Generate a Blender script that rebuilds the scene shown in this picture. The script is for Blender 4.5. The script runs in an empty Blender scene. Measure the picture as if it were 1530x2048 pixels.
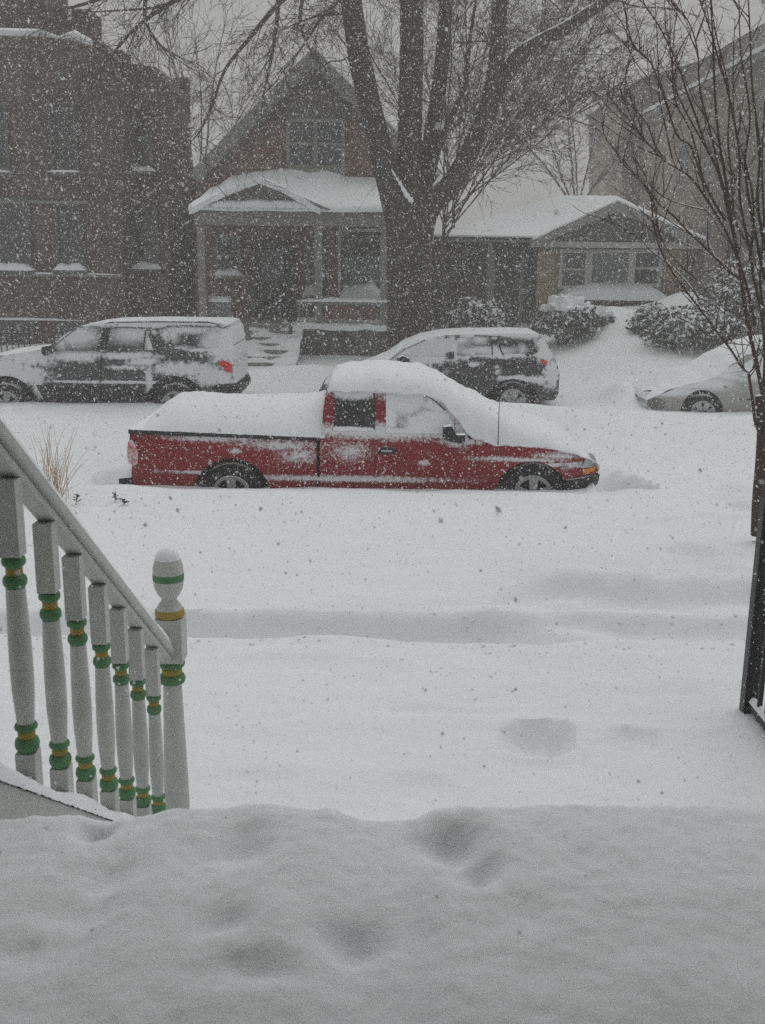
import bpy, bmesh, math, random
from mathutils import Vector, noise
from mathutils.geometry import tessellate_polygon
random.seed(7)
sc = bpy.context.scene
COL = sc.collection
# ------------------------------------------------------------------ camera
E = 3.1; F = 2100.0; PITCH = math.atan(519/2100.0); ROLL = 0.012
CP, SP = math.cos(PITCH), math.sin(PITCH); CR, SR = math.cos(ROLL), math.sin(ROLL)
cam = bpy.data.cameras.new('camera'); camo = bpy.data.objects.new('camera', cam); COL.objects.link(camo)
right = Vector((1,0,0)); up = Vector((0,SP,CP)); fwd = Vector((0,CP,-SP))
rr = right*CR + up*SR; ur = up*CR - right*SR
from mathutils import Matrix
camo.matrix_world = Matrix(((rr.x,ur.x,-fwd.x,0),(rr.y,ur.y,-fwd.y,0),(rr.z,ur.z,-fwd.z,E),(0,0,0,1)))
cam.sensor_fit = 'VERTICAL'; cam.sensor_height = 36; cam.lens = F/2048*36
cam.clip_start = .05; cam.clip_end = 2000
cam.dof.use_dof = True; cam.dof.focus_distance = 11.5; cam.dof.aperture_fstop = 9
sc.camera = camo
def ray(px, py):
    u = (px-765)/F; v = (1024-py)/F
    a = u*CR - v*SR; b = u*SR + v*CR
    return Vector((a, CP + b*SP, b*CP - SP))
def P(px, py, Y): d = ray(px,py); return Vector((0,0,E)) + d*(Y/d.y)
def PX(px, py, X): d = ray(px,py); return Vector((0,0,E)) + d*(X/d.x)
def PZ(px, py, Z): d = ray(px,py); return Vector((0,0,E)) + d*((Z-E)/d.z)
# ------------------------------------------------------------------ world and sun (overcast blizzard)
w = bpy.data.worlds.new("World"); sc.world = w; w.use_nodes = True
nt = w.node_tree; nt.nodes.clear()
SUN_EL, SUN_AZ = math.radians(60), math.radians(22)
wo = nt.nodes.new('ShaderNodeOutputWorld'); bg = nt.nodes.new('ShaderNodeBackground'); bg.inputs[1].default_value = 0.10
sky = nt.nodes.new('ShaderNodeTexSky'); sky.sky_type = 'NISHITA'; sky.sun_disc = False
sky.sun_elevation = SUN_EL; sky.sun_rotation = SUN_AZ; sky.air_density = 1.0; sky.dust_density = 6.0; sky.ozone_density = 1.0
hs = nt.nodes.new('ShaderNodeHueSaturation'); hs.inputs['Saturation'].default_value = 0.10
mx = nt.nodes.new('ShaderNodeMix'); mx.data_type = 'RGBA'; mx.inputs[0].default_value = 0.75; mx.inputs[7].default_value = (4.6, 4.6, 4.55, 1)
nt.links.new(sky.outputs[0], hs.inputs['Color']); nt.links.new(hs.outputs[0], mx.inputs[6])
tc = nt.nodes.new('ShaderNodeTexCoord'); sx = nt.nodes.new('ShaderNodeSeparateXYZ'); nt.links.new(tc.outputs['Generated'], sx.inputs[0])
zr = nt.nodes.new('ShaderNodeMapRange'); zr.inputs['To Min'].default_value = .58; zr.inputs['To Max'].default_value = 1.35   # overcast: zenith brighter than horizon
nt.links.new(sx.outputs[2], zr.inputs['Value']); zs = nt.nodes.new('ShaderNodeVectorMath'); zs.operation = 'SCALE'
nt.links.new(mx.outputs[2], zs.inputs[0]); nt.links.new(zr.outputs[0], zs.inputs['Scale'])
nt.links.new(zs.outputs[0], bg.inputs[0]); nt.links.new(bg.outputs[0], wo.inputs[0])
sl = bpy.data.lights.new('sun', 'SUN'); sl.energy = 0.5; sl.angle = math.radians(50); sl.color = (1,.97,.93)
so = bpy.data.objects.new('sun', sl); COL.objects.link(so)
so.rotation_euler = Vector((math.sin(SUN_AZ)*math.cos(SUN_EL), math.cos(SUN_AZ)*math.cos(SUN_EL), math.sin(SUN_EL))).to_track_quat('Z','Y').to_euler()
sc.view_settings.view_transform = 'Standard'; sc.view_settings.look = 'None'; sc.view_settings.gamma = 1
sc.view_settings.exposure = 0.06
cy = sc.cycles; cy.use_denoising = False; cy.max_bounces = 6; cy.diffuse_bounces = 3; cy.glossy_bounces = 2
cy.transmission_bounces = 2; cy.transparent_max_bounces = 8; cy.volume_bounces = 1
try: cy.denoiser = 'OPENIMAGEDENOISE'; cy.use_adaptive_sampling = True; cy.adaptive_threshold = 0.015
except Exception: pass
# ------------------------------------------------------------------ helpers
def fb(x, y=0, z=0, o=3):
    return noise.fractal(Vector((x,y,z)), 1.0, 2.0, o)
def sstep(a, b, x):
    t = max(0, min(1, (x-a)/(b-a))); return t*t*(3-2*t)
class MB:
    def __init__(s): s.v = []; s.f = []; s.uv = None
    def add(s, vs, fs):
        n = len(s.v); s.v += [tuple(v) for v in vs]; s.f += [tuple(i+n for i in f) for f in fs]
    def box(s, x0, x1, y0, y1, z0, z1):
        s.add([(x,y,z) for x in (x0,x1) for y in (y0,y1) for z in (z0,z1)],
              [(0,1,3,2),(4,6,7,5),(0,4,5,1),(2,3,7,6),(0,2,6,4),(1,5,7,3)]); return s
    def prism(s, pts, y0, y1):                       # polygon in XZ extruded along Y
        n = len(pts); vs = [(x,y0,z) for x,z in pts] + [(x,y1,z) for x,z in pts]
        fs = [tuple(range(n)), tuple(range(2*n-1, n-1, -1))] + [((i+1)%n, i, i+n, (i+1)%n+n) for i in range(n)]
        s.add(vs, fs); return s
    def hull8(s, a, b):                              # two quads (4 pts each) joined
        s.add(list(a)+list(b), [(3,2,1,0),(4,5,6,7)]+[(i,(i+1)%4,(i+1)%4+4,i+4) for i in range(4)]); return s
    def tube(s, pts, rad, n=6, cap=True):
        pts = [Vector(p) for p in pts]; rings = []
        ref = Vector((0.3,1,0.2)).normalized()
        for i, p in enumerate(pts):
            d = (pts[min(i+1,len(pts)-1)] - pts[max(i-1,0)])
            if d.length < 1e-9: d = Vector((0,0,1))
            d.normalize(); a = d.cross(ref)
            if a.length < 1e-3: a = d.cross(Vector((1,0,0)))
            a.normalize(); b = d.cross(a); r = rad[i] if hasattr(rad,'__len__') else rad
            rings.append([p + (a*math.cos(2*math.pi*k/n) + b*math.sin(2*math.pi*k/n))*r for k in range(n)])
        vs = [v for g in rings for v in g]; fs = []
        for i in range(len(pts)-1):
            for k in range(n): fs.append((i*n+k, i*n+(k+1)%n, (i+1)*n+(k+1)%n, (i+1)*n+k))
        if cap: fs += [tuple(range(n-1,-1,-1)), tuple((len(pts)-1)*n+k for k in range(n))]
        s.add(vs, fs); return s
    def lathe(s, prof, c, axis='Z', n=20):            # prof: (r, h)
        vs = []; fs = []
        for r, h in prof:
            for k in range(n):
                a = 2*math.pi*k/n
                if axis == 'Z': vs.append((c[0]+r*math.cos(a), c[1]+r*math.sin(a), c[2]+h))
                else: vs.append((c[0]+r*math.cos(a), c[1]+h, c[2]+r*math.sin(a)))
        for i in range(len(prof)-1):
            for k in range(n): fs.append((i*n+k, i*n+(k+1)%n, (i+1)*n+(k+1)%n, (i+1)*n+k))
        fs += [tuple(range(n-1,-1,-1)), tuple((len(prof)-1)*n+k for k in range(n))]
        s.add(vs, fs); return s
    def build(s, name, mat, parent=None, smooth=False, bevel=0, **tags):
        me = bpy.data.meshes.new(name); me.from_pydata(s.v, [], s.f); me.validate()
        bm = bmesh.new(); bm.from_mesh(me)
        if len(s.v) < 60000: bmesh.ops.recalc_face_normals(bm, faces=bm.faces)
        bm.to_mesh(me); bm.free()
        o = bpy.data.objects.new(name, me); COL.objects.link(o)
        if isinstance(mat, (list,tuple)):
            for m in mat: me.materials.append(m)
        else: me.materials.append(mat)
        if smooth:
            for p in me.polygons: p.use_smooth = True
            me.set_sharp_from_angle(angle=math.radians(smooth if smooth is not True else 40))
        if bevel:
            b = o.modifiers.new('b','BEVEL'); b.width = bevel; b.segments = 2; b.limit_method = 'ANGLE'
        if parent:
            o.parent = parent; o.matrix_parent_inverse = parent.matrix_basis.inverted()
        for k, v in tags.items(): o[k] = v
        return o
def thing(name, loc, label, cat, group=None):
    o = bpy.data.objects.new(name, None); COL.objects.link(o); o.location = loc; o.empty_display_size = .2
    o['label'] = label; o['category'] = cat
    if group: o['group'] = group
    return o
def rect(x0, y0, x1, y1, Y):                           # photo rectangle -> X0,X1,Z0,Z1 on the plane at distance Y
    ym = (y0+y1)/2; xm = (x0+x1)/2
    return P(x0,ym,Y).x, P(x1,ym,Y).x, P(xm,y1,Y).z, P(xm,y0,Y).z
# ------------------------------------------------------------------ materials
def mat(name, col, rough=.7, metal=0, var=0.0, vscale=3.0, bump=0.0, bscale=30, spec=.3):
    m = bpy.data.materials.new(name); m.use_nodes = True; n = m.node_tree.nodes; l = m.node_tree.links
    b = n['Principled BSDF']; b.inputs['Base Color'].default_value = (*col,1); b.inputs['Roughness'].default_value = rough
    b.inputs['Metallic'].default_value = metal; b.inputs['Specular IOR Level'].default_value = spec
    g = n.new('ShaderNodeNewGeometry')
    if var:
        t = n.new('ShaderNodeTexNoise'); t.inputs['Scale'].default_value = vscale; t.inputs['Detail'].default_value = 6
        l.new(g.outputs['Position'], t.inputs['Vector'])
        c = n.new('ShaderNodeMix'); c.data_type = 'RGBA'
        c.inputs[6].default_value = (*[x*(1-var) for x in col],1); c.inputs[7].default_value = (*[min(1,x*(1+var)) for x in col],1)
        l.new(t.outputs[0], c.inputs[0]); l.new(c.outputs[2], b.inputs['Base Color'])
    if bump:
        t = n.new('ShaderNodeTexNoise'); t.inputs['Scale'].default_value = bscale; t.inputs['Detail'].default_value = 5
        l.new(g.outputs['Position'], t.inputs['Vector'])
        bp = n.new('ShaderNodeBump'); bp.inputs['Strength'].default_value = bump; bp.inputs['Distance'].default_value = .02
        l.new(t.outputs[0], bp.inputs['Height']); l.new(bp.outputs[0], b.inputs['Normal'])
    return m
SNOWC = (.80,.835,.86)
def snowed(m, blobs=(), up_amt=0.0, speck=0.0, speck_scale=60, nscale=14, namp=.45, soft=.25, base=0.0, fmax=1.0):
    """snow stuck on a surface: blobs = (x, z, rx, rz[, weight]) in world metres; up_amt = settled on upward faces"""
    n = m.node_tree.nodes; l = m.node_tree.links; b = n['Principled BSDF']
    g = n.new('ShaderNodeNewGeometry'); cur = None
    def math_(op, a, c=None, clamp=False):
        k = n.new('ShaderNodeMath'); k.operation = op; k.use_clamp = clamp
        for i, v in enumerate((a, c)):
            if v is None: continue
            if hasattr(v, 'is_output') or not isinstance(v, (int,float)): l.new(v, k.inputs[i])
            else: k.inputs[i].default_value = v
        return k.outputs[0]
    for bl in blobs:
        x, z, rx, rz = bl[:4]; wt = bl[4] if len(bl) > 4 else 1.0
        s = n.new('ShaderNodeVectorMath'); s.operation = 'SUBTRACT'; l.new(g.outputs['Position'], s.inputs[0]); s.inputs[1].default_value = (x,0,z)
        q = n.new('ShaderNodeVectorMath'); q.operation = 'MULTIPLY'; l.new(s.outputs[0], q.inputs[0]); q.inputs[1].default_value = (1/rx,0,1/rz)
        ln = n.new('ShaderNodeVectorMath'); ln.operation = 'LENGTH'; l.new(q.outputs[0], ln.inputs[0])
        v = math_('SUBTRACT', wt, ln.outputs['Value'])
        cur = v if cur is None else math_('MAXIMUM', cur, v)
    t = n.new('ShaderNodeTexNoise'); t.inputs['Scale'].default_value = nscale; t.inputs['Detail'].default_value = 8; t.inputs['Roughness'].default_value = .7
    l.new(g.outputs['Position'], t.inputs['Vector'])
    nz = math_('MULTIPLY', math_('SUBTRACT', t.outputs[0], .5), namp*2)
    if cur is None: cur = math_('ADD', -0.5+base, 0.0)
    if up_amt:
        sp = n.new('ShaderNodeSeparateXYZ'); l.new(g.outputs['Normal'], sp.inputs[0])
        u = math_('MULTIPLY', math_('SUBTRACT', sp.outputs[2], 1-up_amt), 2.0)
        cur = math_('MAXIMUM', cur, u)
    mr = n.new('ShaderNodeMapRange'); mr.inputs['From Min'].default_value = -soft*.5; mr.inputs['From Max'].default_value = soft*.5; mr.inputs['To Max'].default_value = fmax
    l.new(math_('ADD', cur, nz), mr.inputs['Value']); fac = mr.outputs[0]
    if speck:
        t2 = n.new('ShaderNodeTexNoise'); t2.inputs['Scale'].default_value = speck_scale; t2.inputs['Detail'].default_value = 3
        l.new(g.outputs['Position'], t2.inputs['Vector'])
        m2 = n.new('ShaderNodeMapRange'); th = .78-.3*speck; m2.inputs['From Min'].default_value = th; m2.inputs['From Max'].default_value = th+.05
        m2.inputs['To Max'].default_value = .8
        l.new(t2.outputs[0], m2.inputs['Value']); fac = math_('MAXIMUM', fac, m2.outputs[0])
    c = n.new('ShaderNodeMix'); c.data_type = 'RGBA'; l.new(fac, c.inputs[0]); c.inputs[7].default_value = (*SNOWC,1)
    src = b.inputs['Base Color']
    if src.links: l.new(src.links[0].from_socket, c.inputs[6])
    else: c.inputs[6].default_value = src.default_value
    l.new(c.outputs[2], b.inputs['Base Color'])
    for nm, val in (('Roughness',.75),('Metallic',0.0),('Coat Weight',0.0)):
        i = b.inputs[nm]; r = n.new('ShaderNodeMix'); l.new(fac, r.inputs[0]); r.inputs[2].default_value = i.default_value; r.inputs[3].default_value = val
        l.new(r.outputs[0], i)
    bp = n.new('ShaderNodeBump'); bp.inputs['Strength'].default_value = .5; bp.inputs['Distance'].default_value = .012
    l.new(fac, bp.inputs['Height'])
    if b.inputs['Normal'].links: l.new(b.inputs['Normal'].links[0].from_socket, bp.inputs['Normal'])
    l.new(bp.outputs[0], b.inputs['Normal'])
    return m
def snow_mat(name, bump=.35, sc1=9, sc2=60):
    m = mat(name, SNOWC, .8, var=.03, vscale=2.0, spec=.15)
    n = m.node_tree.nodes; l = m.node_tree.links; b = n['Principled BSDF']; g = n.new('ShaderNodeNewGeometry')
    t = n.new('ShaderNodeTexNoise'); t.inputs['Scale'].default_value = sc1; t.inputs['Detail'].default_value = 8; t.inputs['Roughness'].default_value = .62
    l.new(g.outputs['Position'], t.inputs['Vector'])
    t2 = n.new('ShaderNodeTexNoise'); t2.inputs['Scale'].default_value = sc2*3; t2.inputs['Detail'].default_value = 2
    l.new(g.outputs['Position'], t2.inputs['Vector'])
    bp = n.new('ShaderNodeBump'); bp.inputs['Strength'].default_value = bump; bp.inputs['Distance'].default_value = .03; l.new(t.outputs[0], bp.inputs['Height'])
    b2 = n.new('ShaderNodeBump'); b2.inputs['Strength'].default_value = .35; b2.inputs['Distance'].default_value = .006; l.new(t2.outputs[0], b2.inputs['Height'])
    l.new(bp.outputs[0], b2.inputs['Normal']); l.new(b2.outputs[0], b.inputs['Normal'])
    return m
SNOW = snow_mat('snow')
SNOWP = snow_mat('porch_snow_mat', .3, 5, 60)
def brick_mat(name, c1, c2, mort):
    m = mat(name, c1, .9); n = m.node_tree.nodes; l = m.node_tree.links; b = n['Principled BSDF']
    g = n.new('ShaderNodeNewGeometry'); s = n.new('ShaderNodeSeparateXYZ'); l.new(g.outputs['Position'], s.inputs[0])
    a = n.new('ShaderNodeMath'); a.operation = 'ADD'; l.new(s.outputs[0], a.inputs[0]); l.new(s.outputs[1], a.inputs[1])
    c = n.new('ShaderNodeCombineXYZ'); l.new(a.outputs[0], c.inputs[0]); l.new(s.outputs[2], c.inputs[1])
    t = n.new('ShaderNodeTexBrick'); l.new(c.outputs[0], t.inputs['Vector']); t.inputs['Color1'].default_value = (*c1,1); t.inputs['Color2'].default_value = (*c2,1)
    t.inputs['Mortar'].default_value = (*mort,1); t.inputs['Scale'].default_value = 1; t.inputs['Brick Width'].default_value = .22; t.inputs['Row Height'].default_value = .08
    t.inputs['Mortar Size'].default_value = .012
    ns = n.new('ShaderNodeTexNoise'); ns.inputs['Scale'].default_value = .9; ns.inputs['Detail'].default_value = 7; l.new(g.outputs['Position'], ns.inputs['Vector'])
    mr = n.new('ShaderNodeMapRange'); mr.inputs['To Min'].default_value = .45; mr.inputs['To Max'].default_value = 1.55; l.new(ns.outputs[0], mr.inputs['Value'])
    mm = n.new('ShaderNodeVectorMath'); mm.operation = 'SCALE'; l.new(t.outputs[0], mm.inputs[0]); l.new(mr.outputs[0], mm.inputs['Scale'])
    l.new(mm.outputs[0], b.inputs['Base Color'])
    return m
BRICK = snowed(brick_mat('flats_brick', (.10,.052,.040),(.07,.042,.034),(.08,.068,.058)), speck=.12, speck_scale=9)
BRICK2 = snowed(brick_mat('cottage_brick', (.20,.085,.05),(.14,.065,.042),(.13,.10,.08)), speck=.12, speck_scale=9)
TAN = brick_mat('tan_brick', (.34,.26,.13),(.28,.21,.11),(.2,.17,.12))
SIDING = mat('tan_siding', (.27,.225,.175), .8, var=.15, vscale=.6)
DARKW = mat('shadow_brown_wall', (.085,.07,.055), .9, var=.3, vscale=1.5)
SHING = snowed(mat('gable_shingle', (.10,.095,.06), .9, var=.3, vscale=2.2), speck=.12, speck_scale=9)
TRIM = snowed(mat('grey_trim', (.20,.20,.18), .7, var=.12, vscale=3), speck=.15, speck_scale=8)
LTRIM = mat('pale_trim', (.42,.43,.41), .7, var=.1, vscale=3)
ROOFM = mat('roof_felt', (.06,.06,.058), .9, var=.2)
def glass_mat(name, col=(.022,.027,.03), **k):
    m = mat(name, col, .12, var=.4, vscale=1.5, spec=.5)
    return snowed(m, **k) if k else m
HGLASS = glass_mat('house_glass')
DFRAME = snowed(mat('dark_window_frame', (.085,.085,.08), .7, var=.2), speck=.15, speck_scale=8)
CURT = mat('curtained_glass', (.10,.125,.125), .3, var=.25, vscale=2)
BLACK = snowed(mat('black_iron', (.012,.012,.013), .35, var=.2), speck=.28, speck_scale=26, up_amt=.35)
BARK = snowed(mat('bark', (.055,.045,.038), .95, var=.5, vscale=9, bump=.8, bscale=14), up_amt=.26, speck=.3, speck_scale=13, nscale=6, namp=.5)
TWIG = snowed(mat('twig_bark', (.07,.056,.047), .9, var=.3, vscale=5), up_amt=.1, nscale=5, namp=.4)
YBARK = snowed(mat('young_bark', (.06,.036,.026), .8, var=.4, vscale=12), up_amt=.32, speck=.3, speck_scale=30, nscale=12, namp=.5)
LEAF = snowed(mat('yew_leaf', (.04,.05,.038), .8, var=.4, vscale=3), up_amt=.6, nscale=4, namp=.8, speck=.35, speck_scale=7)
# ------------------------------------------------------------------ ground: one snow sheet
KY = [(-160,.4),(3,.5),(5.5,.57),(6.50,.575),(6.64,.575),(6.74,.47),(6.80,.37),(6.95,.37),(7.14,.595),(7.5,.615),(8.5,.63),(10,.615),(10.75,.618),(11.15,.575),(11.5,.50),(12.3,.46),(13.6,.46),
      (14.5,.50),(16.2,.56),(17.2,.60),(18.5,.57),(20.5,.60),(23,.55),(25,.6),(30,.9),(45,1.0),(160,1.0)]
def interp(t, K):
    if t <= K[0][0]: return K[0][1]
    for (a,va),(b,vb) in zip(K, K[1:]):
        if t <= b:
            u = (t-a)/(b-a); return va + (vb-va)*(u*u*(3-2*u) if b-a < 3 else u)
    return K[-1][1]
DENTS = []   # x, y, rx, ry, depth
def dent(px, py, z, rx, ry, d): p = PZ(px,py,z); DENTS.append((p.x,p.y,rx,ry,d))
dent(1075,1478,.56,.18,.17,.12); dent(1150,1455,.56,.09,.07,-.02); dent(1270,1480,.56,.15,.13,.06); dent(1385,1138,.62,.17,.24,.10)
dent(1180,1425,.56,.35,.10,.015); dent(860,1425,.56,.5,.06,.02); dent(1470,1190,.62,.2,.2,.04); dent(840,1570,.56,.16,.12,.02)
dent(1450,1000,.62,.22,.25,.09); dent(1495,1025,.62,.15,.2,.08); dent(1410,985,.62,.18,.2,.07); dent(1440,1050,.62,.3,.2,.06); dent(1320,1060,.62,.3,.2,.04); dent(1470,960,.6,.2,.25,.08); dent(1340,1440,.56,.3,.1,.02); dent(560,1330,.56,.6,.12,.015)
DENTS += [(P(1255,950,11.9).x, 11.85, .32, .60, .42), (P(1225,950,11.9).x, 11.5, .25, .3, .12), (P(228,960,12).x, 12.2, .25, .6, .15)]
X3F = P(1252,790,18.4).x
def ground(x, y):
    yy = y
    wob = .035*noise.noise(Vector((x*1.3,3.1,0))) + .03*noise.noise(Vector((x*4,7.7,0)))
    if 5 < y < 9: yy = y + wob
    z = interp(yy, KY)
    if 6.3 < y < 8.2:                                  # the trench fills up towards the right, a slumped ridge across it
        r = sstep(.35, 1.5, x); full = interp(y, [(6.3,.575),(8.2,.625)])
        z = z*(1-r*.4) + full*r*.4
        z += .09*math.exp(-((y-7.0-(x-1.0)*-.28)/.13)**2)*sstep(.5,.9,x)*(1-sstep(1.5,2.0,x))
    z += .17*sstep(.6,1.5,x)*sstep(7.30,7.58,y+.12*noise.noise(Vector((x*1.4,1.7,8))))*(1-sstep(7.75,9.2,y))
    z += .10*math.exp(-((y-9.2)/1.0)**2)*math.exp(-((x-3.5)/1.6)**2)
    if 9.5 < y < 12: z += .055*math.exp(-((y-10.7)/.5)**2)*(1-sstep(-2.9,-2.0,x)) + .03*math.exp(-((y-10.7)/.5)**2)*math.exp(-((x+.2)/1.0)**2) + .03*math.exp(-((y-10.7)/.5)**2)*sstep(1.5,3,x)
    if 12.4 < y < 20: z += interp(x, [(.2,0),(1.2,.36),(1.8,.40),(2.6,.36),(3.4,.24),(4.0,.12),(4.7,.15),(5.6,.24),(7,.25)])*math.exp(-((y-15.6)/.9)**2)*(1+.12*noise.noise(Vector((x*1.3,2,2))))
    if 12.4 < y < 17: z += .06*math.exp(-((y-15)/1)**2)*(1-sstep(-3,-1,x))
    if 16.8 < y < 21: z += .36*math.exp(-((x-X3F)/.34)**2-((y-18.6)/.75)**2)
    if y > 18:                                         # lawn of the low house climbs to a drift
        z += .78*sstep(20.5,27.5,y)*sstep(3.0,6.8,x)*(1-.35*sstep(8.5,12,x))
        z += .22*math.exp(-((x+1.6)/1.3)**2-((y-22.2)/1.2)**2)     # pile by the walk of the cottage
        z += .35*math.exp(-((x-5.8)/.8)**2-((y-28)/1.0)**2)
        z += .55*math.exp(-((x-8.2)/.9)**2-((y-29)/1.2)**2)
    for dx, dy, rx, ry, d in DENTS:
        q = ((x-dx)/rx)**2 + ((y-dy)/ry)**2
        if q < 6: z -= d*math.exp(-q*q*1.1)*(1+.3*noise.noise(Vector((x*14,y*14,0)))) - d*.18*math.exp(-(q-1.6)**2*3)
    k = min(1, max(0, (y-2)/2)) if y < 40 else .5
    z += k*(.030*fb(x*.55,y*.9,1) + .018*fb(x*1.6,y*3.2,5) + .007*fb(x*5,y*9,9) + .003*fb(x*15,y*18,9))
    if 9 > y > 6.3: z += .016*abs(noise.noise(Vector((x*5,y*2,4))))*math.exp(-((y-6.62)/.10)**2) + .02*fb(x*3,y*6,12)*math.exp(-((y-7.4)/.5)**2)*sstep(.2,1.2,x)
    return z
ys = [-150,-80,-30,-10,-3,0]; y = 1.0
while y < 150:
    ys.append(y); y += .035 if y < 12.5 else (.10 if y < 18 else (.22 if y < 30 else max(.5, y*.05)))
NS = 110
mb = MB()
for y in ys:
    wd = max(4.0, y*.62+1.5)
    for j in range(-NS, NS+1):
        s = j/NS
        x = wd*s/.93 if abs(s) <= .93 else math.copysign(wd + (150-wd)*((abs(s)-.93)/.07)**2, s)
        mb.v.append((x, y, ground(x, y) - (0.0 if abs(x) < wd*1.05 else 0)))
W_ = 2*NS+1
cl = MB(); random.seed(12)
for k in range(170):
    cx_ = random.uniform(-3.2, 3.2); t_ = random.random()
    cy_ = (6.60+random.gauss(0,.05)) if t_ < .5 else (7.05+random.gauss(0,.10) if t_ < .8 else 7.5+random.gauss(0,.25))
    if t_ > .8 and cx_ < .5: continue
    r_ = random.choice((.005,.007,.010,.014)); 
    cl.lathe([(r_*.3,-r_*.6),(r_,-r_*.1),(r_*.8,r_*.5),(r_*.2,r_*.8)], (cx_, cy_, ground(cx_,cy_)+r_*.15), n=6)
cl.build('snow_crumbs', SNOW, None, True, kind='stuff', label='small crumbs of snow broken off along the edge of the pavement trench')
for i in range(len(ys)-1):
    for j in range(W_-1): mb.f.append((i*W_+j, i*W_+j+1, (i+1)*W_+j+1, (i+1)*W_+j))
mb.build('ground', SNOW, None, True, kind='structure', label='deep smooth snow over yard, pavement, parkway and street')
# ------------------------------------------------------------------ own porch: snow heap, deck, stair rail
PE = 2.16                                              # where the heap breaks off to the steps
def porch_z(x, y):
    edge = interp(x, [(-1.5,1.815),(-.85,1.815),(-.55,1.83),(-.38,1.85),(-.2,1.868),(-.12,1.86),(-.03,1.828),(.04,1.825),(.14,1.855),(.35,1.863),(.9,1.868),(1.5,1.87)])
    z = edge + .066
    for px, py, rx, ry, d in PD:
        q = ((x-px)/rx)**2 + ((y-py)/ry)**2
        if q < 8: z -= d*math.exp(-q)
    z += .009*fb(x*2.1,y*2.1,3) + .007*fb(x*7,y*7,4) + .004*fb(x*40,y*40,6,4)
    if y > PE-.10: z -= 1.1*max(0,(y-PE+.10))**2 / .10 * 1.0
    return z
PD = []
for px, py, rx, ry, d in ((195,1702,.035,.04,.075),(600,1670,.07,.05,.022),(900,1750,.06,.06,.070),(950,1810,.045,.05,.06),(490,1770,.06,.07,.035),
                          (700,1940,.06,.05,.045),(230,1800,.05,.06,.025),(140,1880,.07,.05,.018),(450,1930,.05,.04,.025),
                          (60,1960,.07,.05,.018),(1050,1900,.07,.05,.012),(520,2030,.07,.04,.03)):
    p = PZ(px,py,1.83); PD.append((p.x,p.y,rx,ry,d))
mb = MB(); nx, ny = 330, 150
for j in range(ny+1):
    y = .75 + (PE+.42-.75)*j/ny
    for i in range(nx+1):
        x = -1.6 + 3.4*i/nx; yy = y + .012*fb(x*6,2,2) + .006*fb(x*30,y*30,2)
        mb.v.append((x, yy, porch_z(x, y)))
for j in range(ny):
    for i in range(nx): mb.f.append((j*(nx+1)+i, j*(nx+1)+i+1, (j+1)*(nx+1)+i+1, (j+1)*(nx+1)+i))
mb.build('porch_snow', SNOWP, None, True, kind='stuff', label='trampled heap of grey shaded snow on the porch floor in front')
WHITE = snowed(mat('white_paint', (.48,.50,.47), .6, var=.18, vscale=14, bump=.25, bscale=40), speck=.10, speck_scale=55, nscale=20)
GREEN = mat('green_paint', (.09,.22,.10), .6, var=.35, vscale=30); GREEN = snowed(GREEN, speck=.2, speck_scale=60)
GOLD = mat('gold_paint', (.34,.255,.05), .6, var=.3, vscale=30); GOLD = snowed(GOLD, speck=.2, speck_scale=60)
dk = thing('porch', (0,0,1.0), 'white wooden front porch deck and steps buried under the snow in front', 'porch')
MB().box(-1.6,1.8,-.6,2.1,1.3,1.48).build('deck', WHITE, dk)
for k in range(5): MB().box(-.80,1.7,2.12+k*.36,2.12+(k+1)*.36-.003,.0,1.30-k*.22).build('step', WHITE, dk)
MB().box(-4.2,4.4,-1.2,2.45,4.15,4.3).build('porch_roof', mat('porch_ceiling',(.42,.41,.40),.8,var=.1), dk)
MB().box(-3.2,3.4,-.75,-.6,0,4.15).build('house_wall', SIDING, dk)
mb = MB(); nx, ny = 60, 60                             # snow sloping down the hidden steps
for j in range(ny+1):
    y = 2.35 + 2.0*j/ny
    for i in range(nx+1):
        x = -.78 + 2.46*i/nx
        mb.v.append((x, y, 1.60 - .62*(y-2.35) + .015*fb(x*3,y*3,2)))
for j in range(ny):
    for i in range(nx): mb.f.append((j*(nx+1)+i, j*(nx+1)+i+1, (j+1)*(nx+1)+i+1, (j+1)*(nx+1)+i))
mb.build('step_snow', SNOW, None, True, kind='stuff', label='snow slope over the buried porch steps')
XR = -.90
bt = [(26,1108),(98,1180),(153,1238),(202,1284),(241,1326),(275,1358),(307,1386)]   # bottom of top box
tops = [PX(x, y, XR) for x, y in bt]
ca = (tops[-1].z-tops[0].z)/(tops[-1].y-tops[0].y)      # slope of the stair
railz = lambda y: tops[3].z + ca*(y-tops[3].y)
print('balusters', [(round(t.y,2),round(t.z,2)) for t in tops], 'slope', ca)
rl = thing('stair_railing', (XR, 3.2, 1.0), 'white stair rail with turned balusters banded in green and gold, snow along its top', 'railing', None)
BOXH = .205; LOWL = .515
def sbox(mb, xa, xb, y0, y1, z0a, z1a, z0b, z1b):       # sheared board along the stair
    mb.hull8([(xa,y0,z0a),(xb,y0,z0a),(xb,y0,z1a),(xa,y0,z1a)], [(xa,y1,z0b),(xb,y1,z0b),(xb,y1,z1b),(xa,y1,z1b)])
YA, YB = 1.75, 4.16
def board(x0, x1, lo, hi, ya=YA, yb=YB, mb=None):
    mb = mb or MB(); sbox(mb, x0, x1, ya, yb, railz(ya)+lo, railz(ya)+hi, railz(yb)+lo, railz(yb)+hi); return mb
h = BOXH
m_ = board(XR-.040, XR+.040, h+.028, h+.070); board(XR-.027, XR+.027, h-.004, h+.0285, mb=m_)
m_.build('handrail', WHITE, rl, bevel=.008)
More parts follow.
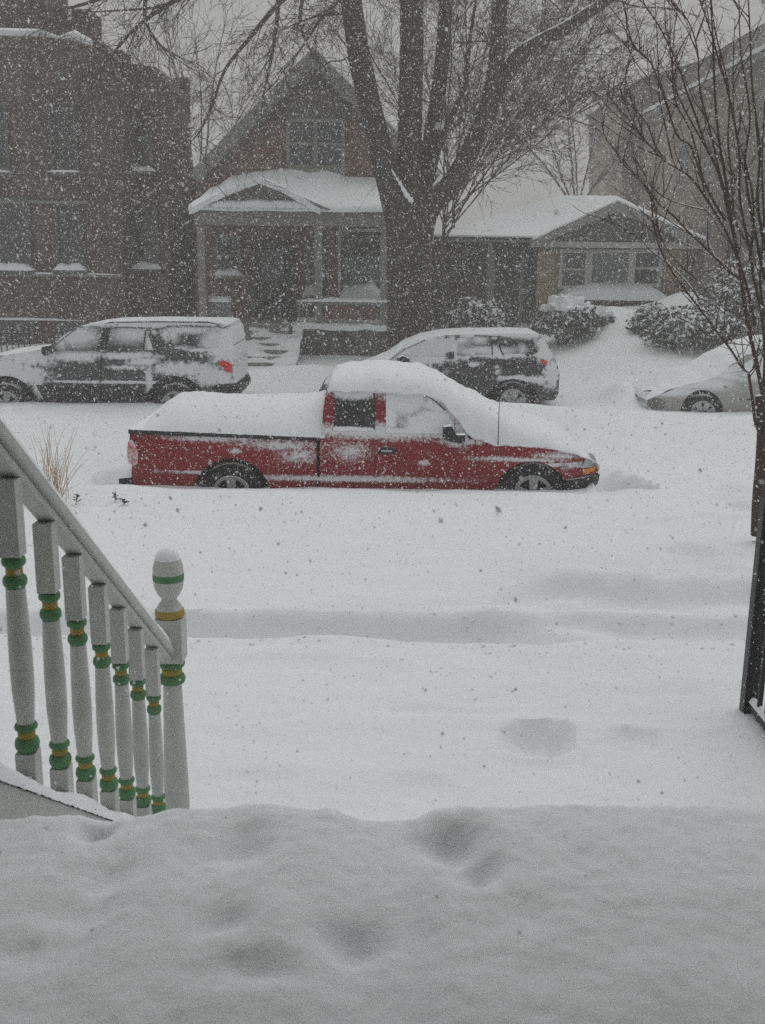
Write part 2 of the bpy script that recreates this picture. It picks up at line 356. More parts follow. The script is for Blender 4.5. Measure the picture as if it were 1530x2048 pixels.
board(XR-.05, XR+.05, -LOWL-.25, -LOWL-.14, YA+.3, YB).build('bottom_rail', snowed(mat('white_rail',(.5,.51,.49),.6), speck=.4, speck_scale=25, base=.35), rl, bevel=.005)
board(XR-.03, XR+.03, -LOWL-.46, -LOWL-.26, YA+.3, YB).build('stringer', mat('grey_stringer',(.22,.2,.21),.8,var=.2), rl)
def snow_ribbon(name, x0, x1, off, thick, ya, yb, label, n=160):
    mb = MB(); K = 8
    for i in range(n+1):
        y = ya + (yb-ya)*i/n
        for k in range(K+1):
            v = -1+2*k/K; e = (1-abs(v)**3)
            t = thick*(1+.35*fb(y*5,v,off))*e + .004*fb(y*40,v*3,1)
            mb.v.append(((x0+x1)/2+(x1-x0)/2*v*(1+.06*fb(y*12,2,v)), y, railz(y)+off+max(t,-.002)))
    for i in range(n):
        for k in range(K): mb.f.append((i*(K+1)+k, i*(K+1)+k+1, (i+1)*(K+1)+k+1, (i+1)*(K+1)+k))
    return mb.build(name, SNOW, None, True, kind='stuff', label=label)
snow_ribbon('handrail_snow', XR-.043, XR+.034, h+.069, .042, YA, YB-.02, 'thin strip of snow lying along the stair handrail')
snow_ribbon('rail_snow', XR-.05, XR+.055, -LOWL-.141, .055, YA+.3, YB, 'snow lying along the bottom rail between the balusters')
def bal_parts(c, s, parent):
    x, y, z = c; hs = .025
    m = MB(); m.prism([(x-hs,z),(x+hs,z),(x+hs,z+BOXH+ca*hs+.004),(x-hs,z+BOXH+ca*hs+.004)], y-hs, y+hs)
    zc = z-.082
    prof = [(.0235,0),(.0245,-.03),(.0275,-.12),(.0288,-.19),(.0278,-.27),(.0225,-.350),(.021,-.360)]
    m.lathe(prof, (x,y,zc), n=18)
    zb = zc-.438
    m.box(x-hs,x+hs,y-hs,y+hs,zb-.125,zb)
    m.build('spindle', WHITE, parent, 35)
    def bead(zt, zb_, r):
        hh = (zt-zb_); MB().lathe([(r*.72,0),(r*.93,-hh*.15),(r,-hh*.42),(r*.97,-hh*.7),(r*.72,-hh)], (x,y,zt), n=18).build('green_band', GREEN, parent, 50)
    bead(z-.001, z-.029, .0295); bead(z-.049, z-.083, .0295)
    bead(zc-.359, zc-.381, .029); bead(zc-.399, zc-.437, .031)
    MB().lathe([(.019,0),(.0205,-.004),(.0205,-.018),(.019,-.022)], (x,y,z-.028), n=18).build('gold_band', GOLD, parent, 50)
    MB().lathe([(.020,0),(.022,-.004),(.0215,-.016),(.020,-.020)], (x,y,zc-.380), n=18).build('gold_band', GOLD, parent, 50)
for i, t in enumerate(tops):
    e = bpy.data.objects.new('baluster', None); COL.objects.link(e); e.location = (XR,t.y,t.z); e.parent = rl; e.matrix_parent_inverse = rl.matrix_basis.inverted()
    bal_parts((XR,t.y,railz(t.y)), 1, e)
# newel
nb = PX(343, 1318, XR+.015); NX, NY = nb.x, nb.y; nz = nb.z
nw = thing('newel_post', (NX,NY,nz-.7), 'white turned newel post with a ball finial ringed in green above a gold collar', 'post')
m = MB(); hb = .057
m.prism([(NX-hb,nz),(NX+hb,nz),(NX+hb,nz+.19),(NX-hb,nz+.19)], NY-hb, NY+hb)
m.lathe([(.038,-.108),(.040,-.14),(.046,-.35),(.052,-.55),(.054,-.64),(.054,-.85)], (NX,NY,nz), n=24)
m.lathe([(.060,.205),(.058,.222),(.046,.245),(.032,.262),(.031,.272),(.045,.288),(.058,.315),(.0635,.345),(.0635,.352)], (NX,NY,nz), n=24)
m.lathe([(.0635,.380),(.062,.41),(.054,.437),(.040,.458),(.022,.468),(.004,.472)], (NX,NY,nz), n=24)
m.build('post', WHITE, nw, 40, bevel=0)
MB().lathe([(.0636,.351),(.0645,.353),(.0645,.380),(.0636,.381)], (NX,NY,nz), n=24).build('green_band', GREEN, nw, 50)
for a, b in ((0,-.036),(-.066,-.108)):
    MB().lathe([(.040,a),(.052,a-.006),(.057,(a+b)/2),(.052,b+.006),(.040,b)], (NX,NY,nz), n=24).build('green_band', GREEN, nw, 50)
MB().lathe([(.045,.190),(.058,.193),(.0615,.202),(.0605,.222),(.056,.226)], (NX,NY,nz), n=24).build('gold_band', GOLD, nw, 50)
MB().lathe([(.038,-.035),(.043,-.04),(.043,-.062),(.038,-.067)], (NX,NY,nz), n=24).build('gold_band', GOLD, nw, 50)
m = MB(); m.lathe([(.052,.442),(.050,.456),(.040,.474),(.022,.486),(.003,.490)], (NX,NY,nz), n=24)
m.build('finial_snow', SNOW, None, True, kind='stuff', label='small cap of snow on the ball of the newel post')
# ------------------------------------------------------------------ iron fence at the right edge
p0 = PZ(1492,1418,.58); FX, FY = p0.x, p0.y
fe = thing('iron_fence', (FX,FY,.5), 'black iron fence end post and rails with snow on them at the right edge', 'fence')
tp = P(1512, 940, FY).z
MB().box(FX-.028,FX+.052,FY-.04,FY+.04,.45,tp).build('post', BLACK, fe, bevel=.006)
for k in range(6): MB().box(FX+.005,FX+.03,FY-.16-.115*k,FY-.14-.115*k,.58,tp-.12).build('picket', BLACK, fe)
for zz in (.60, tp-.16, tp-.38):
    MB().box(FX-.004,FX+.04,FY-1.0,FY-.042,zz,zz+.045).build('rail', BLACK, fe)
for zz in (.645, tp-.115, tp-.335):
    m = MB(); 
    for i in range(10):
        for k in range(5):
            v=-1+k*.5; m.v.append((FX+.018+.026*v, FY-.05-.1*i, zz+.03*(1-v*v)*(1+.4*fb(i*.7,zz*9,k))))
    for i in range(9):
        for k in range(4): m.f.append((i*5+k,i*5+k+1,(i+1)*5+k+1,(i+1)*5+k))
    m.build('fence_snow', SNOW, None, True, kind='stuff', label='strip of snow lying on a rail of the black iron fence')
# ------------------------------------------------------------------ vehicles
def poly_px(pts, Y): return [(P(x,y,Y).x, P(x,y,Y).z) for x, y in pts]
def arc_px(cx, cy, rx, ry, a0, a1, n=14):
    return [(cx+rx*math.cos(math.radians(a0+(a1-a0)*i/n)), cy-ry*math.sin(math.radians(a0+(a1-a0)*i/n))) for i in range(n+1)]
def shell(outline, Y0, Y1, inset, off=0.0, cell=.1, both=True, depth=None):
    """side outline (x,z) turned into a body: near face bent by inset(x,z), far face mirrored, edges bridged"""
    tri = tessellate_polygon([[Vector((x,z,0)) for x,z in outline]])
    bm = bmesh.new(); vs = [bm.verts.new((x,0,z)) for x,z in outline]
    for t in tri:
        try: bm.faces.new([vs[i] for i in t])
        except ValueError: pass
    xs = [p[0] for p in outline]; zs = [p[1] for p in outline]
    def cut(co, no): bmesh.ops.bisect_plane(bm, geom=bm.verts[:]+bm.edges[:]+bm.faces[:], dist=1e-5, plane_co=co, plane_no=no)
    x = min(xs)+cell
    while x < max(xs): cut((x,0,0),(1,0,0)); x += cell
    z = min(zs)+cell*.6
    while z < max(zs): cut((0,0,z),(0,0,1)); z += cell*.6
    bmesh.ops.remove_doubles(bm, verts=bm.verts, dist=1e-5)
    bm.verts.index_update()
    V = [v.co.copy() for v in bm.verts]; Fc = [[v.index for v in f.verts] for f in bm.faces]
    Bd = [[v.index for v in e.verts] for e in bm.edges if len(e.link_faces) == 1]
    bm.free(); mb = MB(); n = len(V)
    near = [(v.x, Y0+inset(v.x,v.z)-off, v.z) for v in V]
    if depth is None: far = [(v.x, Y1-inset(v.x,v.z)+off, v.z) for v in V]
    else: far = [(a[0], a[1]+depth, a[2]) for a in near]
    mb.v = near+far
    mb.f = [tuple(f) for f in Fc] + [tuple(i+n for i in reversed(f)) for f in Fc] + [(a,b,b+n,a+n) for a,b in Bd]
    return mb
def wheel(root, x, z, yc, R, wd, rim_mat, tyre_mat, near=True, spokes=5, rr_=.62):
    s = -1 if near else 1
    t = MB(); hw = wd/2; r0 = R*rr_
    t.lathe([(r0,-hw*.8),(r0+.02,-hw),(R*.90,-hw),(R*.97,-hw*.8),(R,-hw*.5),(R,hw*.5),(R*.97,hw*.8),(R*.90,hw),(r0+.02,hw),(r0,hw*.8)], (x,yc,z), 'Y', 36)
    wo_ = t.build('wheel', tyre_mat, root, 30)
    m = MB(); f = yc+s*hw*.55
    m.lathe([(r0*1.0,-.02),(r0*1.0,.02)], (x,f-s*(-.02),z), 'Y', 30)
    m.lathe([(r0*.25,-.03),(r0*.25,.03)], (x,f,z), 'Y', 12)
    m.build('hub_disc', tyre_mat, wo_)
    q = MB()
    ring = [(r0*.86,-.02),(r0*1.01,-.03),(r0*1.03,.02),(r0*.86,.02)]
    q.lathe(ring+[ring[0]], (x,f+s*.05,z), 'Y', 32)
    for k in range(spokes):
        a = 2*math.pi*k/spokes+.3; c, d = math.cos(a), math.sin(a)
        L = r0*.9; w1, w2 = r0*.17, r0*.24
        pts = [(-w1,0),(w1,0),(w2,L),(-w2,L)]
        P3 = [(x+c*l-d*w_, z+d*l+c*w_) for w_, l in pts]
        q.prism(P3, f+s*.065-.012, f+s*.065+.012)
    q.lathe([(r0*.22,-.02),(r0*.22,.02)], (x,f+s*.075,z), 'Y', 16)
    q.build('rim', rim_mat, wo_, 30)
def snow_loft(name, st, label, p=3.0, n=70, K=20, rag=.012, seed=0, mat_=None):
    """st: (x, y_near, y_far, z_edge, z_top) stations along x"""
    st = sorted(st); mb = MB()
    def at(x):
        for a, b in zip(st, st[1:]):
            if x <= b[0] + 1e-9:
                u = (x-a[0])/(b[0]-a[0]); u = u*u*(3-2*u)*.4+u*.6
                return [a[i]+(b[i]-a[i])*u for i in range(1,5)]
        return list(st[-1][1:])
    x0, x1 = st[0][0], st[-1][0]
    for i in range(n+1):
        x = x0+(x1-x0)*i/n; yn, yf, ze, zt = at(x)
        for k in range(K+1):
            v = -1+2*k/K; v = math.copysign(abs(v)**.75, v)
            e = (1-abs(v)**p)**.8
            r = rag*fb(x*6,v*2,seed)*(1 if abs(v)<.99 else 1.6)
            yy = (yn+yf)/2+(yf-yn)/2*v
            mb.v.append((x, yy + (rag*.8*fb(x*9,5,seed) if abs(v)>.95 else 0), ze+(zt-ze)*e + r + (.02*fb(x*1.7,yy*1.7,seed) + .009*fb(x*6,yy*6,seed))*e))
    for i in range(n):
        for k in range(K): mb.f.append((i*(K+1)+k, i*(K+1)+k+1, (i+1)*(K+1)+k+1, (i+1)*(K+1)+k))
    base = len(mb.v)                                   # closing skirt and floor
    for i in range(n+1):
        x = x0+(x1-x0)*i/n; yn, yf, ze, zt = at(x)
        mb.v += [(x, yn+.03, ze-.02), (x, yf-.03, ze-.02)]
    for i in range(n):
        a = base+2*i
        mb.f += [(a,a+1,a+3,a+2),(i*(K+1),a,a+2,(i+1)*(K+1)),(i*(K+1)+K,(i+1)*(K+1)+K,a+3,a+1)]
    mb.f += [tuple([base]+list(range(0,K+1))+[base+1]), tuple([base+2*n]+list(range(n*(K+1),n*(K+1)+K+1))+[base+2*n+1])]
    return mb.build(name, mat_ or SNOW, None, True, kind='stuff', label=label)
def blobs_px(L, Y, adj=0.0):
    out = []
    for b in L:
        x, y, rx, ry = b[:4]; c = P(x,y,Y); s = (P(x+50,y,Y).x-c.x)/50
        out.append((c.x, c.z, rx*s, ry*s, (b[4] if len(b) > 4 else 1.0)+adj))
    return out
TY = 11.6; TW = 1.80
zt_ = lambda py: P(700,py,TY).z
belt = zt_(872)
xl, xr_ = P(255,930,TY).x, P(1207,940,TY).x
def t_in(x, z):
    s = .0
    if z > belt: s += (z-belt)*.30
    s += .05*max(0,(.62-z)/.3)**2 + .035*((z-.85)/.45)**2*(z<belt)
    e = max(0, (x-(xr_-.75))/.75); s += .30*e**2.4
    e = max(0, ((xl+.25)-x)/.25); s += .05*e**2
    return s
tr = thing('pickup_truck', (P(730,990,TY).x, TY+TW/2, .05), 'red extended cab pickup truck half buried in snow, parked nearest facing right', 'pickup truck')
redblobs = blobs_px([(560,890,90,12,.85),(600,912,48,20,.7),(700,903,50,26,.65),(775,863,140,13,1.35),(905,884,28,8,.9),(848,926,12,6,1.0),(430,877,100,7,1.0),(690,958,170,5.5,1.25),
    (385,945,60,4,.9),(1000,918,70,6,.8),(1120,913,60,9,.8),(1050,920,80,4,1.0),(1150,935,25,4,1.0),(720,770,70,22,1.3),(470,902,12,8,.9),(940,884,30,7,.9),(1120,930,50,4,1.1),(850,780,70,22,1.5),(885,790,30,26,1.4),(908,815,22,34,1.4),(926,845,16,34,1.4),(700,772,60,14,1.5)], TY, -.12)
RED = mat('red_paint', (.24,.004,.010), .42, var=.12, vscale=6, spec=.3)
RED = snowed(RED, redblobs, up_amt=.3, speck=.40, speck_scale=42, nscale=30, namp=2.0, soft=.8, fmax=.88)
TRUBBER = snowed(mat('black_rubber', (.015,.015,.016), .8, var=.4, vscale=20), speck=.45, speck_scale=28, up_amt=.22)
BPLAS = snowed(mat('black_plastic', (.018,.018,.02), .5, var=.3), speck=.33, speck_scale=34, up_amt=.3)
ALU = snowed(mat('alloy_rim', (.35,.35,.36), .4, metal=.8), up_amt=.5, speck=.3, speck_scale=30, base=.25)
CHROME = snowed(mat('chrome', (.4,.4,.42), .2, metal=.9), up_amt=.5, speck=.3, base=.2)
cab = [(640,1012),(640,880),(643,862),(646,820),(651,785),(656,774),(668,765),(838,763),(868,773),(896,800),(922,840),(938,878),(1040,888),(1110,897),(1170,912),(1197,925),(1204,940),(1204,955),(1140,958)] + \
      arc_px(1064,998,76,75,28,180,16) + [(986,1012)]
shell(poly_px(cab,TY), TY, TY+TW, t_in).build('cab', RED, tr, 35)
bed = [(640-7,880),(640-7,1008),(545,1008)] + arc_px(462,998,80,81,5,175,16) + [(382,1008),(264,1000),(259,960),(262,935),(256,905),(257,868)]
shell(poly_px(bed,TY), TY+.01, TY+TW-.01, t_in).build('bed', RED, tr, 35)
MB().prism(poly_px([(630,885),(648,885),(648,1005),(630,1005)],TY), TY+.12, TY+TW-.12).build('gap_filler', BPLAS, tr)
shell(poly_px([(257,859),(640,875),(640,882),(257,867)],TY), TY, TY+TW, lambda x,z:0.0, off=.012).build('bed_rail', BPLAS, tr)
MB().prism(poly_px([(275,905),(1190,948),(1190,1005),(275,1005)],TY), TY+.30, TY+TW-.30).build('chassis', BPLAS, tr)
tglass = glass_mat('truck_glass', (.012,.014,.015), blobs=blobs_px([(705,772,60,26,1.15),(690,862,70,7,1.2),(712,790,20,12,.8)],TY), speck=.42, speck_scale=38, nscale=30, namp=.5, soft=.3)
dglass = glass_mat('door_glass', (.014,.018,.018), blobs=blobs_px([(800,790,60,42,1.15),(870,850,60,28,1.2),(775,835,22,28,1.1),(795,868,90,10,1.3),(880,810,40,20,1.0),(860,780,60,14,1.2)],TY), speck=.3, speck_scale=38, nscale=14, namp=.55, soft=.7)
shell(poly_px([(668,781),(745,782),(748,862),(667,862)],TY), TY, 0, t_in, off=.008, depth=.03).build('rear_window', tglass, tr, 35)
shell(poly_px([(772,782),(830,782),(862,792),(890,820),(908,850),(908,868),(772,866)],TY), TY, 0, t_in, off=.008, depth=.03).build('door_window', dglass, tr, 35)
def strip(pts, Y, ins, r, off):
    v = []
    for x, y in pts:
        c = P(x,y,Y); v.append((c.x, Y+ins(c.x,c.z)-off, c.z))
    return v
MB().tube(strip([(815,787),(835,789),(858,796),(870,804),(882,814),(892,824)],TY,t_in,0,.012),.007,5).build('window_seal', BPLAS, tr)
MB().tube(strip([(748,788),(749,860)],TY,t_in,0,.008),.005,4).build('window_seal', BPLAS, tr)
m = MB(); a,b,c,d = rect(757,894,790,908,TY)
m.prism([(a,c+.02),(a+.03,c),(b-.03,c),(b,c+.02),(b,d-.02),(b-.03,d),(a+.03,d),(a,d-.02)], TY+t_in(a,c)-.012, TY+t_in(a,c)+.03)
hd = m.build('door_handle', BPLAS, tr)
m = MB(); m.box(a+.03,b-.03,TY-.02,TY-.0,c+.025,c+.045); m.build('handle_grip', CHROME, tr, bevel=.004)
for pxs in ((757,),(950,)):
    pass
for px_ in (750, 951):
    MB().tube(strip([(px_,880),(px_+.5,930),(px_+1,985)],TY,t_in,0,.001),.005,4).build('door_seam', BPLAS, tr)
m = MB(); m.prism(poly_px([(886,852),(902,850),(912,868),(931,868),(932,876),(925,886),(900,882),(886,874)],TY-.1), TY-.16, TY-.02)
m.build('mirror', BPLAS, tr, bevel=.012)
mk = MB(); mk.prism(poly_px([(900,876),(932,877),(926,893),(897,892)],TY), TY-.10, TY+.05); mk.build('mirror_arm', RED, tr)
c0 = P(996,890,TY-.02); c1 = P(999,798,TY-.02)
MB().tube([c0, c1], [.006,.004], 5).build('antenna', BPLAS, tr)
MB().prism(poly_px([(575,953),(846,962),(846,967),(575,959)],TY), TY-.005, TY+.05).build('side_moulding', RED, tr)
AMB = snowed(mat('amber_lens', (.75,.24,.02), .3), speck=.3, speck_scale=40); REDL = snowed(mat('red_lens', (.55,.02,.025), .3, var=.3, vscale=40), speck=.35, speck_scale=40, nscale=25, base=.5)
CLR = snowed(mat('clear_lens', (.35,.38,.4), .15, metal=.3), speck=.4, speck_scale=35, base=.42, nscale=18)
shell(poly_px([(1166,940),(1176,922),(1190,914),(1199,922),(1204,938),(1200,944),(1186,941)],TY), TY, 0, t_in, off=.012, depth=.08, cell=.04).build('headlight', CLR, tr, 35)
shell(poly_px([(1169,943),(1187,943),(1201,939),(1204,942),(1197,950),(1182,953),(1170,951)],TY), TY, 0, t_in, off=.02, depth=.08, cell=.04).build('turn_signal', AMB, tr, 35)
b_in = lambda x, z: .30*max(0,(x-(xr_-.55))/.55)**2.2
shell(poly_px([(1132,961),(1180,960),(1206,956),(1212,962),(1208,978),(1196,986),(1132,990)],TY), TY, TY+TW, b_in, off=-.01).build('front_bumper', BPLAS, tr, 35)
shell(poly_px([(237,957),(262,955),(264,970),(238,968)],TY+.05), TY+.05, TY+TW-.05, lambda x,z:0.0).build('rear_bumper', BPLAS, tr)
shell(poly_px([(254,886),(262,879),(270,890),(276,905),(275,928),(266,934),(254,926),(252,905)],TY), TY, 0, t_in, off=.014, depth=.06, cell=.05).build('tail_light', REDL, tr, 35)
for px_ in (462, 1066):
    c = P(px_, 992, TY); R = .37
    wheel(tr, c.x, c.z, TY+.15, R, .22, ALU, TRUBBER, True, 5, .60)
    wheel(tr, c.x, c.z, TY+TW-.15, R, .22, ALU, TRUBBER, False, 5, .60)
def Z(px, py, Y): return P(px,py,Y).z
def X(px, py, Y): return P(px,py,Y).x
# snow on the truck
st = []
for px_, pe, pt in ((256,858,856),(270,859,838),(300,861,802),(330,862,787),(370,864,785),(500,869,789),(590,873,790),(615,874,786),(640,875,782),(650,874,786)):
    st.append((X(px_,pe,TY), TY-.012, TY+TW, Z(px_,pe,TY), Z(px_,pt,TY+1.0)))
snow_loft('cargo_snow', st, 'heap of snow filling the bed of the red pickup', p=2.6, n=120, K=26, seed=3)
st = []
for px_, pe, pt, dy in ((652,792,794,.13),(655,784,752,.10),(662,780,737,.06),(690,781,730,.05),(760,783,726,.05),(850,788,736,.05),(885,802,749,.04),(915,838,764,.01),(935,866,776,-.01),(950,878,783,.0),
                        (1000,890,805,.0),(1040,892,824,.0),(1100,897,842,.01),(1150,906,862,.03),(1180,916,882,.08),(1200,925,905,.16),(1208,932,930,.22)):
    st.append((X(px_,pe,TY), TY+dy-.01, TY+TW-dy, Z(px_,pe,TY+dy), Z(px_,pt,TY+.95)))
snow_loft('cab_snow', st, 'thick snow cover over the roof, windscreen and bonnet of the red pickup', p=6, n=160, K=40, seed=8, rag=.02)
snow_loft('bumper_snow', [(X(238,957,TY),TY+.06,TY+TW-.06,Z(238,957,TY+.05),Z(238,955,TY+.05)),(X(252,957,TY),TY+.06,TY+TW-.06,Z(250,957,TY+.05),Z(250,938,TY+.05)),(X(259,957,TY),TY+.06,TY+TW-.06,Z(258,957,TY+.05),Z(258,925,TY+.05))],
          'snow on the rear bumper of the red pickup', n=12, K=12)

# --- generic far car
def car(name, label, cat, Y, Wd, outline, wheels, paint, glass, glass_polys, R, beltpx, endr=.35, tumble=.32, cladding=None, rims=ALU, spokes=6):
    xs = [X(p[0],p[1],Y) for p in outline]; xa, xb = min(xs), max(xs); bz = Z(300,beltpx,Y)
    def ins(x, z):
        s = (z-bz)*tumble if z > bz else .05*((bz-z)/.7)**2
        e = max(0, ((xa+endr*1.3)-x)/(endr*1.3)); s += .28*min(e,1.3)**2.2
        e = max(0, (x-(xb-endr))/endr); s += .14*min(e,1.3)**2.2
        return s
    r = thing(name, ((xa+xb)/2, Y+Wd/2, .2), label, cat, 'cars parked along the far kerb')
    shell(poly_px(outline,Y), Y, Y+Wd, ins).build('body', paint, r, 35)
    for gp in glass_polys: shell(poly_px(gp,Y), Y, 0, ins, off=.008, depth=.03).build('window', glass, r, 35)
    for cx_, cy_ in wheels:
        c = P(cx_,cy_,Y)
        wheel(r, c.x, c.z, Y+.15, R, .22, rims, TRUBBER, True, spokes, .64); wheel(r, c.x, c.z, Y+Wd-.15, R, .22, rims, TRUBBER, False, spokes, .64)
        MB().box(c.x-R*1.15,c.x+R*1.15,Y+.28,Y+Wd-.28,c.z-.1,c.z+R*.95).build('wheel_well', BPLAS, r)
    return r, ins
# SUV 1 (left)
Y1 = 17.4; W1 = 1.85
bl = blobs_px([(150,672,60,20,1.2),(150,712,60,13,1.25),(250,712,90,10,1.1),(60,715,70,22,1.2),(285,723,40,9,1.2),(250,765,190,3.5,1.3),(250,780,300,1.5,.9),(370,738,85,17,1.2),(430,755,55,24,1.2),
    (455,690,45,45,1.35),(400,700,50,6,1.0),(300,665,60,10,.7),(50,750,60,25,1.15),(75,770,14,34,1.1),(270,645,230,10,1.5),(255,735,70,9,.85),(340,740,60,7,1.0),(330,668,20,22,.9),(10,735,70,25,1.2),(475,750,20,50,1.1),(297,760,10,30,1.1)],Y1,-.38)
P1 = snowed(mat('dark_grey_paint', (.038,.043,.045), .35, var=.15, spec=.5), bl, up_amt=.25, speck=.34, speck_scale=24, nscale=12, namp=1.1, soft=.45, fmax=.92)
G1 = glass_mat('suv_glass', (.03,.035,.037), blobs=blobs_px([(150,672,55,24,1.05),(260,668,60,22,.95),(300,685,15,30,1.0),(425,690,25,40,1.2),(370,660,60,9,1.1),(345,700,60,9,1.0),(345,668,14,22,.9),(120,685,16,20,.9),(150,712,60,9,1.2)],Y1,-.2), speck=.35, speck_scale=24, nscale=12, namp=.5, soft=.9, fmax=.8)
out1 = [(-85,800),(-88,760),(-78,728),(-40,716),(40,706),(92,698),(112,680),(135,664),(158,652),(200,647),(300,645),(436,647),(452,650),(460,664),(465,700),(469,745),(471,785),(468,800),(412,800)] + \
       arc_px(350,812,62,60,10,170,14) + [(288,806),(150,806),(72,806)] + arc_px(10,812,60,60,5,175,14) + [(-56,806)]
s1, i1 = car('parked_suv', 'dark grey boxy sport utility vehicle plastered with snow, leftmost car on the far kerb', 'SUV', Y1, W1, out1, [(350,813),(10,813)], P1, G1,
    [[(104,706),(112,684),(140,664),(170,654),(198,653),(193,705)],[(213,704),(219,655),(289,656),(306,700)],[(328,656),(428,656),(438,694),(350,698)]], .375, 706)
MB().prism(poly_px([(193,705),(205,655),(212,655),(214,705)],Y1), Y1+.02, Y1+.25).build('door_pillar', BPLAS, s1)
for pts in ([(210,657),(240,655),(288,657),(290,660)],[(330,653),(360,652),(420,654)],[(90,708),(150,655)],[(289,658),(286,700)],[(296,660),(318,702)],[(430,652),(442,657),(462,650)],[(203,710),(200,765)]):
    MB().tube(strip(pts,Y1,i1,0,.014),.011,5).build('trim_line', BPLAS, s1)
shell(poly_px([(72,770),(110,775),(288,772),(288,800),(110,802),(84,795)],Y1), Y1, 0, i1, off=.03, depth=.1).build('side_step', snowed(mat('cladding',(.02,.021,.022),.6,var=.3), speck=.4, speck_scale=24), s1, 35)
shell(poly_px([(425,772),(440,768),(470,768),(477,780),(477,790),(430,790)],Y1), Y1, Y1+W1, i1, off=.03).build('rear_bumper', BPLAS, s1)
shell(poly_px([(436,724),(446,721),(458,727),(464,731),(461,737),(462,747),(452,744),(444,736)],Y1), Y1, 0, i1, off=.02, depth=.05, cell=.05).build('tail_light', mat('tail_lens',(.62,.03,.035),.3,var=.3,vscale=30), s1, 35)
MB().prism(poly_px([(84,693),(100,690),(103,706),(90,712),(84,706)],Y1-.1), Y1-.15, Y1+.02).build('mirror', BPLAS, s1, bevel=.02)
for side in (Y1+.16, Y1+W1-.16):
    MB().tube([P(x,y,side) for x, y in ((205,649),(225,644),(330,643),(415,644),(440,649))], .016, 6).build('roof_rack', BPLAS, s1)
st = [(X(a,b,Y1), Y1+d, Y1+W1-d, Z(a,b,Y1+d), Z(a,c,Y1+.9)) for a,b,c,d in
      ((-90,745,742,.2),(-60,735,712,.08),(0,722,700,.02),(60,714,693,.0),(88,706,686,.03),(112,684,668,.1),(140,664,651,.16),(165,655,644,.19),(210,651,638,.2),(330,650,637,.2),(432,651,638,.2),(450,655,643,.2),(460,672,665,.18),(464,690,688,.17))]
snow_loft('suv_snow', st, 'snow cover over the roof and bonnet of the dark grey boxy vehicle on the left', p=3, n=110, K=18, seed=5)
# SUV 2 (middle)
Y2 = 17.7; W2 = 1.78
bl = blobs_px([(870,700,90,26,1.3),(800,720,80,18,1.2),(990,705,150,11,1.3),(1010,670,110,9,1.3),(1095,700,22,30,1.3),(1105,750,20,34,1.15),(1040,758,55,7,1.2),(950,728,18,8,.9),(1080,760,30,14,.9),(995,740,12,18,.8),(760,750,120,40,1.2),(1060,690,60,12,.9),(1000,790,14,20,.8)],Y2,-.28)
P2 = snowed(mat('black_paint', (.025,.027,.028), .35, var=.15, spec=.5), bl, up_amt=.25, speck=.36, speck_scale=24, nscale=11, namp=1.2, soft=.45, fmax=.92)
G2 = glass_mat('crossover_glass', (.04,.045,.047), blobs=blobs_px([(850,690,70,30,1.35),(910,680,40,12,1.1),(960,680,20,10,1.0),(1070,672,60,8,1.1),(975,702,70,9,1.1),(940,705,30,8,.9),(1045,700,14,18,.7),(1090,690,16,26,1.1)],Y2,-.2), speck=.33, speck_scale=24, nscale=8, namp=.6, soft=.9, fmax=.8)
out2 = [(640,800),(636,786),(646,772),(700,751),(775,721),(808,697),(845,681),(890,672),(940,669),(1040,668),(1082,670),(1096,690),(1107,710),(1117,730),(1122,752),(1120,790),(1112,802),(1082,802)] + \
       arc_px(1026,806,54,48,5,175,14) + [(972,804),(800,804),(752,804)] + arc_px(712,806,50,48,5,175,12) + [(660,804)]
s2, i2 = car('parked_suv', 'black rounded crossover with a small red tail light, snow plastered, behind the pickup cab', 'SUV', Y2, W2, out2, [(1026,806),(712,806)], P2, G2,
    [[(808,712),(838,692),(872,680),(905,677),(902,713)],[(914,712),(916,677),(984,674),(985,708)],[(995,674),(1062,676),(1078,694),(1072,707),(1006,708)]], .35, 714, endr=.4)
for pts in ([(776,722),(810,698),(850,681)],[(985,684),(985,710)],[(994,680),(1002,700),(1008,711)],[(950,672),(1005,674)],[(984,738),(1004,737)]):
    MB().tube(strip(pts,Y2,i2,0,.012),.009,5).build('trim_line', BPLAS, s2)
for q in ([(893,706),(908,703),(909,717),(892,718)],[(1050,708),(1064,700),(1076,697),(1076,704),(1056,714)]):
    shell(poly_px(q,Y2), Y2, 0, i2, off=.02, depth=.05).build('window_frame', BPLAS, s2)
MB().prism(poly_px([(793,716),(806,711),(818,716),(820,726),(796,727)],Y2-.12), Y2-.15, Y2+.02).build('mirror', BPLAS, s2, bevel=.02)
shell(poly_px([(1079,720),(1092,721),(1096,724),(1090,731),(1084,727)],Y2), Y2, 0, i2, off=.02, depth=.05, cell=.04).build('tail_light', mat('tail_lens_small',(.6,.05,.05),.3), s2, 35)
st = [(X(a,b,Y2), Y2+d, Y2+W2-d, Z(a,b,Y2+d), Z(a,c,Y2+.9)) for a,b,c,d in
      ((638,784,782,.2),(660,767,756,.06),(720,747,733,.02),(775,723,708,.05),(808,702,688,.12),(845,686,673,.16),(890,677,667,.2),(960,673,663,.2),(1040,672,662,.2),(1078,674,665,.2),(1090,690,686,.18),(1096,700,699,.18))]
snow_loft('crossover_snow', st, 'snow cover over the roof and bonnet of the black crossover', p=3, n=100, K=18, seed=15)
